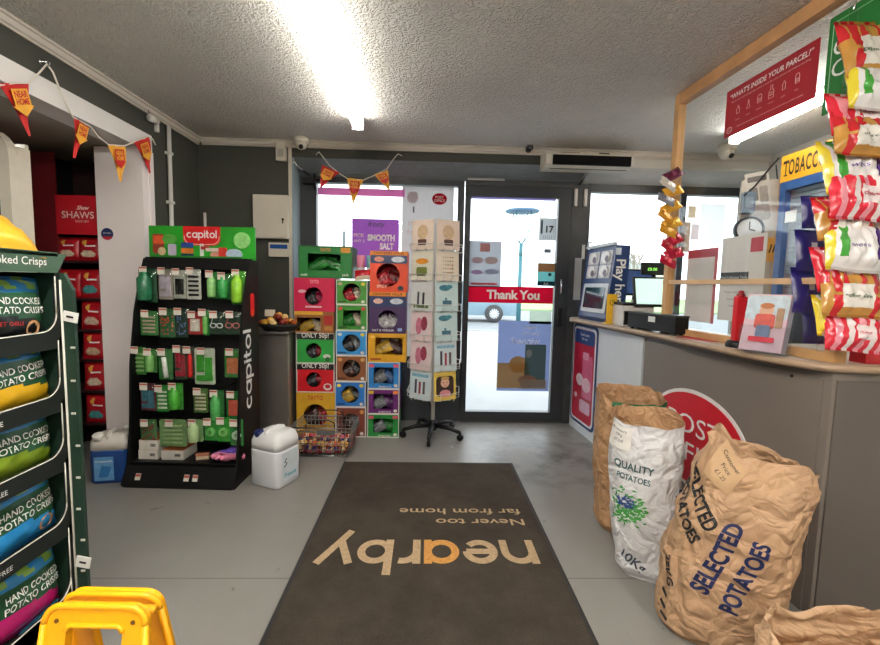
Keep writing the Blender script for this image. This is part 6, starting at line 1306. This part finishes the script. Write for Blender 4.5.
# nearest full sack
s = Sack(.655, [(0, .158, .12, -.025, 0), (.05, .182, .145, -.025, 0), (.3, .186, .155, -.01, 0), (.6, .182, .145, .02, .0), (.85, .172, .125, .062, .01), (1, .15, .095, .085, .02)], 1.0,
         lambda a: .05*cos(a-pi*1.05) + .03*noise.noise(Vector((cos(a)*2, sin(a)*2, 3.3))) + .05*max(0, cos(a-pi*1.15))**10, 1.25)
t = thing('potato_sack', 'big brown SELECTED POTATOES paper sack leaning on the counter under the red oval', 'potato sack', T(1.058, 1.40, 0) @ RZ(radians(-24)), 'potato sacks along the counter')
k1 = kraft(KR, 1.0); s.build(t, [k1])
mb = MB(); f = s.front(pi*1.49, .46, radians(78)); slab(mb, 'SELECTED', f, .02, .048, .052, 0, .25); slab(mb, 'POTATOES', f, -.005, -.045, .052, 0, .25); mb.build('lettering', NAVYT, t)
mb = MB(); f = s.front(pi*1.13, .72, radians(-42)); slab(mb, 'SELECTED', f, 0, .03, .042, 0, .22); slab(mb, 'POTATOES', f, .01, -.04, .042, 0, .22); mb.build('lettering', TXTB, t)
mb = MB(); f = s.front(pi*1.12, .33, radians(-60)); slab(mb, '25KG', f, 0, .0, .03, 0, .1); f2 = s.front(pi*1.17, .1, radians(-75)); [stroke(mb, [(-.08+.04*i, -.015), (-.06+.04*i, .015)], .014, 0, mapf=f2) for i in range(5)]; mb.build('lettering', TXTB, t)
ticket(t, s, pi*1.33, .90, .085, .085, ['Customer', "Price", '£1.25'], (196, 160, 120), radians(-22))
mb, sf = packet(.06, .07, .012, lambda u, v: 0, 61, 8, 8); mb.build('folded_corner', k1, t, T(-.045, -.03, .685) @ RX(1.2) @ RZ(.3))
# white sack
s = Sack(.665, [(0, .095, .08, .02, 0), (.06, .115, .105, .015, 0), (.4, .135, .12, 0, 0), (.8, .142, .115, -.005, 0), (1, .138, .1, -.005, .01)], 2.0, lambda a: .02*cos(a-pi*.5) + .012*noise.noise(Vector((cos(a)*2, sin(a)*2, 1.3))), .8)
t = thing('potato_sack', 'white QUALITY POTATOES paper sack between the two brown sacks', 'potato sack', T(.935, 1.72, 0) @ RZ(radians(-28)), 'potato sacks along the counter')
wk, kb = kraft((216, 215, 216), 2.0, .05, .8), kraft((176, 136, 98), 2.4)
s.build(t, [wk]); li = s.lining; li.data.materials.clear(); li.data.materials.append(kb)
f = s.front(pi*1.42, .70); mb = MB(); slab(mb, 'QUALITY', f, .01, .012, .03, -.08, .16, .03); slab(mb, 'POTATOES', f, .01, -.032, .024, -.08, .135, .03); mb.build('lettering', M((50, 84, 84), .7), t)
f = s.front(pi*1.40, .48); rnd = random.Random(5); mb = MB()
for i in range(260):
    x, y = rnd.gauss(0, .042), rnd.gauss(-.015, .035)
    if abs(x) > .08 or abs(y) > .08: continue
    L2 = rnd.uniform(.006, .016); aa = rnd.uniform(0, 6.28); mb.add([f(x+L2*cos(aa), y+L2*.5*sin(aa)), f(x+.005*cos(aa+2), y+.005*sin(aa+2)), f(x-L2*cos(aa), y-L2*.5*sin(aa)), f(x+.005*cos(aa-2), y+.005*sin(aa-2))], [(0, 1, 2, 3)], 1 if (x+.01)**2/.0014 + (y-.012)**2/.0007 < 1 else 0)
mb.build('picture', [M((70, 150, 70), .7, var=.2), M((44, 72, 130), .7, var=.2)], t)
mb = MB(); f = s.front(pi*1.43, .12, radians(-28)); slab(mb, '10Kg', f, .0, .0, .04, 0, .1, .03); mb.build('lettering', M((60, 70, 80), .7), t)
mb = MB(); f = s.front(pi*1.86, .55, radians(84)); slab(mb, '10Kg', f, .0, .0, .034, 0, .09, .03); mb.build('lettering', NAVYT, t)
ticket(t, s, pi*1.28, .90, .1, .1, ['Roosters', '10kg', '£7.00'], (226, 222, 216), -.05)
# far brown sack with a green band
s = Sack(.675, [(0, .12, .095, 0, 0), (.06, .145, .125, 0, 0), (.5, .16, .14, 0, 0), (1, .165, .13, .0, .01)], 3.0, lambda a: .02*cos(a-pi*.6) + .015*noise.noise(Vector((cos(a)*2.5, sin(a)*2.5, 7.3))), .8)
t = thing('potato_sack', 'brown paper sack with green band at its top, behind the white sack', 'potato sack', T(1.02, 2.06, 0) @ RZ(radians(-14)), 'potato sacks along the counter')
kc = kraft((176, 136, 98), 3.0); s.build(t, [kc, M((30, 96, 58), .6, var=.15, scale=20)], band=lambda u, v: 1 if v > .955 and (u > .66 or u < .1) else 0)
# nearest sack, bottom right corner, open and rumpled
s = Sack(.355, [(0, .17, .13, 0, 0), (.06, .2, .165, 0, 0), (.5, .215, .18, 0, 0), (.85, .2, .165, 0, 0), (1, .185, .15, 0, 0)], 4.0, lambda a: .03*cos(a-.2) + .05*noise.noise(Vector((cos(a)*2.2, sin(a)*2.2, 2.1))), 1.5)
t = thing('potato_sack', 'open rumpled brown paper sack in the bottom right corner of the photo', 'potato sack', T(1.06, .92, 0) @ RZ(radians(-10)), 'potato sacks along the counter')
s.build(t, [kraft((194, 158, 122), 4.0)])
# ================================================================== NOTICES ON THE DOOR AND WINDOWS
FDR = frame((0, D2+.003, 0), (1, 0, 0)) 
def notice(label, px, col, name='notice', cat='notice', through=.5, clear=0, fr=FDR, t_=.001):
    m_, w_, h_ = rect_on(fr, *px); o_ = thing(name, label, cat, m_); sheet(w_, h_, z=t_).build('sheet', paper_mat(col, through, clear), o_); return o_, w_, h_
t, w_, h_ = notice('red band with white Thank You across the glass door', (466, 286.5, 553, 303), (200, 20, 52), 'thank_you_band', 'sign', .15)
lettering(t, [('Thank You', .04*w_, 0, h_*.52, dict(weight=.05, spacing=.98))], TXTW, .002)
t, w_, h_ = notice('pale grey poster of red offers on the upper left of the glass door', (468, 241, 501, 287), (160, 166, 176), 'offer_poster', 'poster', .3)
def tprint(parent, items, z=.0012, through=.75):
    ms = []; mb = MB()
    for i, (x, y, w, h, c, s_) in enumerate(items):
        ms.append(paper_mat(c, through))
        if s_ == 'o': mb.add([(x+w/2*cos(2*pi*k/18), y+h/2*sin(2*pi*k/18), z+.0002*(i+1)) for k in range(18)], [tuple(range(18))], i)
        else: sheet(w, h, mb, x, y, z+.0002*(i+1), i)
    return mb.build('picture', ms, parent)
tprint(t, [(0, h_*.36, w_*.3, h_*.18, (214, 150, 140), 'r'), (-w_*.22, h_*.08, w_*.36, h_*.14, (206, 176, 176), 'o'), (w_*.2, h_*.08, w_*.4, h_*.16, (204, 176, 166), 'o'), (-w_*.22, -h_*.18, w_*.36, h_*.1, (190, 160, 190), 'o'), (w_*.22, -h_*.16, w_*.44, h_*.12, (176, 176, 190), 'o'), (0, -h_*.43, w_*.8, h_*.05, (214, 110, 110), 'r')])
t, w_, h_ = notice('lottery winner poster seen from behind, lower right of the glass door', (497.5, 321, 550, 391), (120, 136, 180), 'winner_poster', 'poster', .3)
tprint(t, [(-w_*.2, -h_*.28, w_*.6, h_*.36, (224, 176, 110), 'r'), (-w_*.1, -h_*.12, w_*.36, h_*.24, (220, 172, 104), 'o'), (w_*.22, -h_*.14, w_*.4, h_*.62, (112, 128, 110), 'r'), (w_*.08, -h_*.34, w_*.36, h_*.14, (206, 160, 140), 'o'), (w_*.2, -h_*.4, w_*.5, h_*.14, (206, 190, 170), 'r'), (w_*.1, h_*.04, w_*.12, h_*.12, (226, 228, 226), 'o')])
k_ = MB()
for s_, x, y, sz in (('Imagine', .1, .41, .045), ('what a bit', .12, .33, .04), ('winner?', .02, .22, .09)):
    vs, fs = text_data(s_, sz*h_, weight=.04); k_.add([(x*w_-v.x, y*h_+v.y, .0045) for v in vs], [q[::-1] for q in fs])
k_.build('lettering', paper_mat((244, 246, 250), .5), t)
t, w_, h_ = notice('grey green notice seen from behind beside the door handle', (529.5, 311, 551, 324), (168, 184, 170), 'door_notice', 'notice', .55)
t, w_, h_ = notice('grey bin collection card at the top right of the glass door', (539, 218, 556, 240.5), (166, 172, 176), 'grey_card', 'notice', .35)
tprint(t, [(-w_*.34, h_*.1, w_*.12, h_*.6, (90, 98, 104), 'r')]); lettering(t, [('17', w_*.14, 0, h_*.28, dict(weight=.06))], TXTB, .002); lettering(t, [('| | | | |', 0, -h_*.36, h_*.12)], TXTB, .002)
t, w_, h_ = notice('orange and teal square sticker on the glass door above the red band', (537.5, 263, 555, 286), (96, 160, 160), 'square_sticker', 'sticker', .4)
tprint(t, [(0, h_*.3, w_, h_*.36, (222, 130, 90), 'r'), (w_*.2, -.0, w_*.2, h_*.16, (50, 70, 60), 'o'), (0, -h_*.4, w_, h_*.2, (50, 74, 80), 'r')]); lettering(t, [('AA', 0, -h_*.4, h_*.12)], TXTW, .003)
t, w_, h_ = notice('tiny dark sticker on the glass door below the grey card', (544, 249, 551, 253), (90, 96, 100), 'tiny_sticker', 'sticker', .2)
t, w_, h_ = notice('thin violet strip along the top of the door glass', (470, 197.5, 556, 200), (150, 140, 200), 'top_strip', 'strip', .5)
# left window
FW1 = frame((0, D2+.016, 0), (1, 0, 0))
t, w_, h_ = notice('pink and violet band across the top of the left window', (318, 188.5, 405, 196), (190, 100, 150), 'window_band', 'sign', .35, 0, FW1)
t, w_, h_ = notice('violet SMOOTH SALT poster in the left window above the boxes', (352, 219, 399, 268), (140, 80, 160), 'salt_poster', 'poster', .3, 0, FW1)
tprint(t, [(-w_*.1, h_*.35, w_, h_*.3, (130, 92, 170), 'r'), (w_*.0, h_*.05, w_*.6, h_*.1, (176, 100, 180), 'r'), (-w_*.34, h_*.1, w_*.2, h_*.24, (226, 200, 206), 'r')]) if 0 else None
lettering(t, [('SMOOTH', .12*w_, .12*h_, h_*.12, dict(weight=.07, width=w_*.58)), ('SALT', .24*w_, -.05*h_, h_*.12, dict(weight=.07, width=w_*.3)), ('FLAVOURS', .24*w_, -.2*h_, h_*.07, dict(weight=.03))], TXTW, .003)
lettering(t, [('PICK', -.35*w_, .16*h_, h_*.07, dict(weight=.05)), ('ANY 2', -.35*w_, .05*h_, h_*.055, dict(weight=.04))], M((236, 200, 216), .5), .003)
lettering(t, [('frosty', 0.02*w_, .38*h_, h_*.1, dict(shear=.3, weight=.02))], M((46, 44, 60), .5), .003)
t, w_, h_ = notice('pale post office panel in the window behind the card spinner', (401, 187, 452, 372), (190, 188, 190), 'post_office_poster', 'poster', .25, 0, FW1)
e_ = MB(); q = on(FW1, 439.5, 199); q2 = (q[0]-(on(FW1, 401, 280)[0]+on(FW1, 452, 280)[0])/2, q[1]-t.matrix_basis.translation.z)
e_.prism([(q2[0]+.063*cos(2*pi*i/30), q2[1]+.048*sin(2*pi*i/30)) for i in range(30)], .0012, .0022); e_.build('logo_panel', paper_mat((190, 20, 44), .3), t); lettering(t, [('POST', q2[0], q2[1]+.014, .021), ('OFFICE', q2[0], q2[1]-.015, .021)], TXTW, .0032)
q = on(FW1, 419, 224); lettering(t, [('the post', -.06, q[1]-t.matrix_basis.translation.z, .045), ('for you', -.08, q[1]-t.matrix_basis.translation.z-.075, .045)], M((176, 150, 140), .6), .002)
tprint(t, [(-.13, h_*.5-.09, .1, .1, (206, 190, 190), 'o'), (-.12, h_*.5-.19, .012, .05, (90, 84, 90), 'r')])
t, w_, h_ = notice('thin pale grey sticker low in the left window', (342.5, 231, 345.5, 252), (150, 160, 164), 'window_sticker', 'sticker', .4, 0, FW1)
# right window
t, w_, h_ = notice('violet tinted band across the top of the right window', (589, 189, 668, 193.5), (176, 160, 196), 'window_band', 'sign', .55, 0, FW1)
t, w_, h_ = notice('orange and white notice low in the right window by the door post', (573, 318, 582, 364), (226, 150, 90), 'window_notice', 'notice', .5, 0, frame((0, D2-.032, 0), (1, 0, 0)))
t, w_, h_ = notice('white notice above the orange one at the edge of the right window', (574, 258, 581, 300), (226, 226, 222), 'window_notice', 'notice', .5, 0, frame((0, D2-.032, 0), (1, 0, 0)))
# ================================================================== LIGHT AND CAMERA
def tube_light(x, y0, y1, label, power, group=None, z=CEIL):
    t = thing('ceiling_light', label, 'ceiling light', T(x, (y0+y1)/2, z), group); L_ = y1-y0
    MB().box((0, 0, -.012), (.04, L_, .024), 0, None, .004).build('batten', WHITE, t)
    m = M((255, 250, 242), .4, emit=power, var=.01); d = MB()
    d.prism([(.036*cos(a_), -.048 - .036*sin(a_)) for a_ in [-.15+(pi+.3)*k/14 for k in range(15)]][::-1], -L_/2+.012, L_/2-.012, 0, RX(pi/2))
    d.build('diffuser', m, t)
    for s_ in (-1, 1): MB().box((0, s_*(L_/2-.006), -.043), (.076, .014, .086), 0, None, .003).build('end_cap', WHITE, t)
    return t
tube_light(-.476, 1.45, 2.965, 'long white fluorescent ceiling light above the doormat', 15)
tube_light(2.09, 1.75, 3.0, 'fluorescent ceiling light behind the counter under the red poster', 17)
for (x, y, s_) in ((-.476, -1.9, 'over the shop floor behind the photographer'), (-.476, -.35, 'just behind the photographer'), (1.35, -1.4, 'at the right of the shop behind the photographer'), (-1.3, -2.3, 'at the left of the shop behind the photographer')):  # extra tubes out of view, added to brighten ceiling, jamb and side bay
    tube_light(x, y, y+1.5, 'fluorescent ceiling light ' + s_, 54)
W = bpy.data.worlds.new('sky'); SC.world = W; W.use_nodes = True; nt = W.node_tree; nt.nodes.clear()
o = nt.nodes.new('ShaderNodeOutputWorld'); bg = nt.nodes.new('ShaderNodeBackground'); nt.links.new(bg.outputs[0], o.inputs[0])
tc = nt.nodes.new('ShaderNodeTexCoord'); nz = nt.nodes.new('ShaderNodeTexNoise'); nz.inputs['Scale'].default_value = 2.2; nz.inputs['Detail'].default_value = 5
rp = nt.nodes.new('ShaderNodeMix'); rp.data_type = 'RGBA'; rp.inputs[6].default_value = (.80, .90, 1, 1); rp.inputs[7].default_value = (1, 1, 1, 1)
nt.links.new(tc.outputs['Generated'], nz.inputs['Vector']); nt.links.new(nz.outputs['Fac'], rp.inputs[0]); nt.links.new(rp.outputs[2], bg.inputs[0])
bg.inputs[1].default_value = 2.6
cam = bpy.data.cameras.new('camera'); co = bpy.data.objects.new('camera', cam); COL.objects.link(co)
cam.sensor_width = 36; cam.sensor_fit = 'HORIZONTAL'; cam.lens = 36*F_PX/880; cam.clip_start = .02; cam.clip_end = 300
cr, sr = cos(ROLL), sin(ROLL)
X_ = CR*cr + CU*sr; Y_ = CU*cr - CR*sr      # the photo leans clockwise
m = Matrix((X_, Y_, -CF)).transposed().to_4x4(); m.translation = CO; co.matrix_world = m
SC.camera = co
vs = SC.view_settings; vs.view_transform = 'Standard'; vs.look = 'None'; vs.gamma = 1; vs.use_curve_mapping = False; vs.exposure = 0.75
SC.cycles.use_denoising = True; SC.cycles.max_bounces = 8; SC.cycles.transparent_max_bounces = 24; SC.cycles.caustics_reflective = False; SC.cycles.caustics_refractive = False
SC.cycles.sample_clamp_indirect = 4
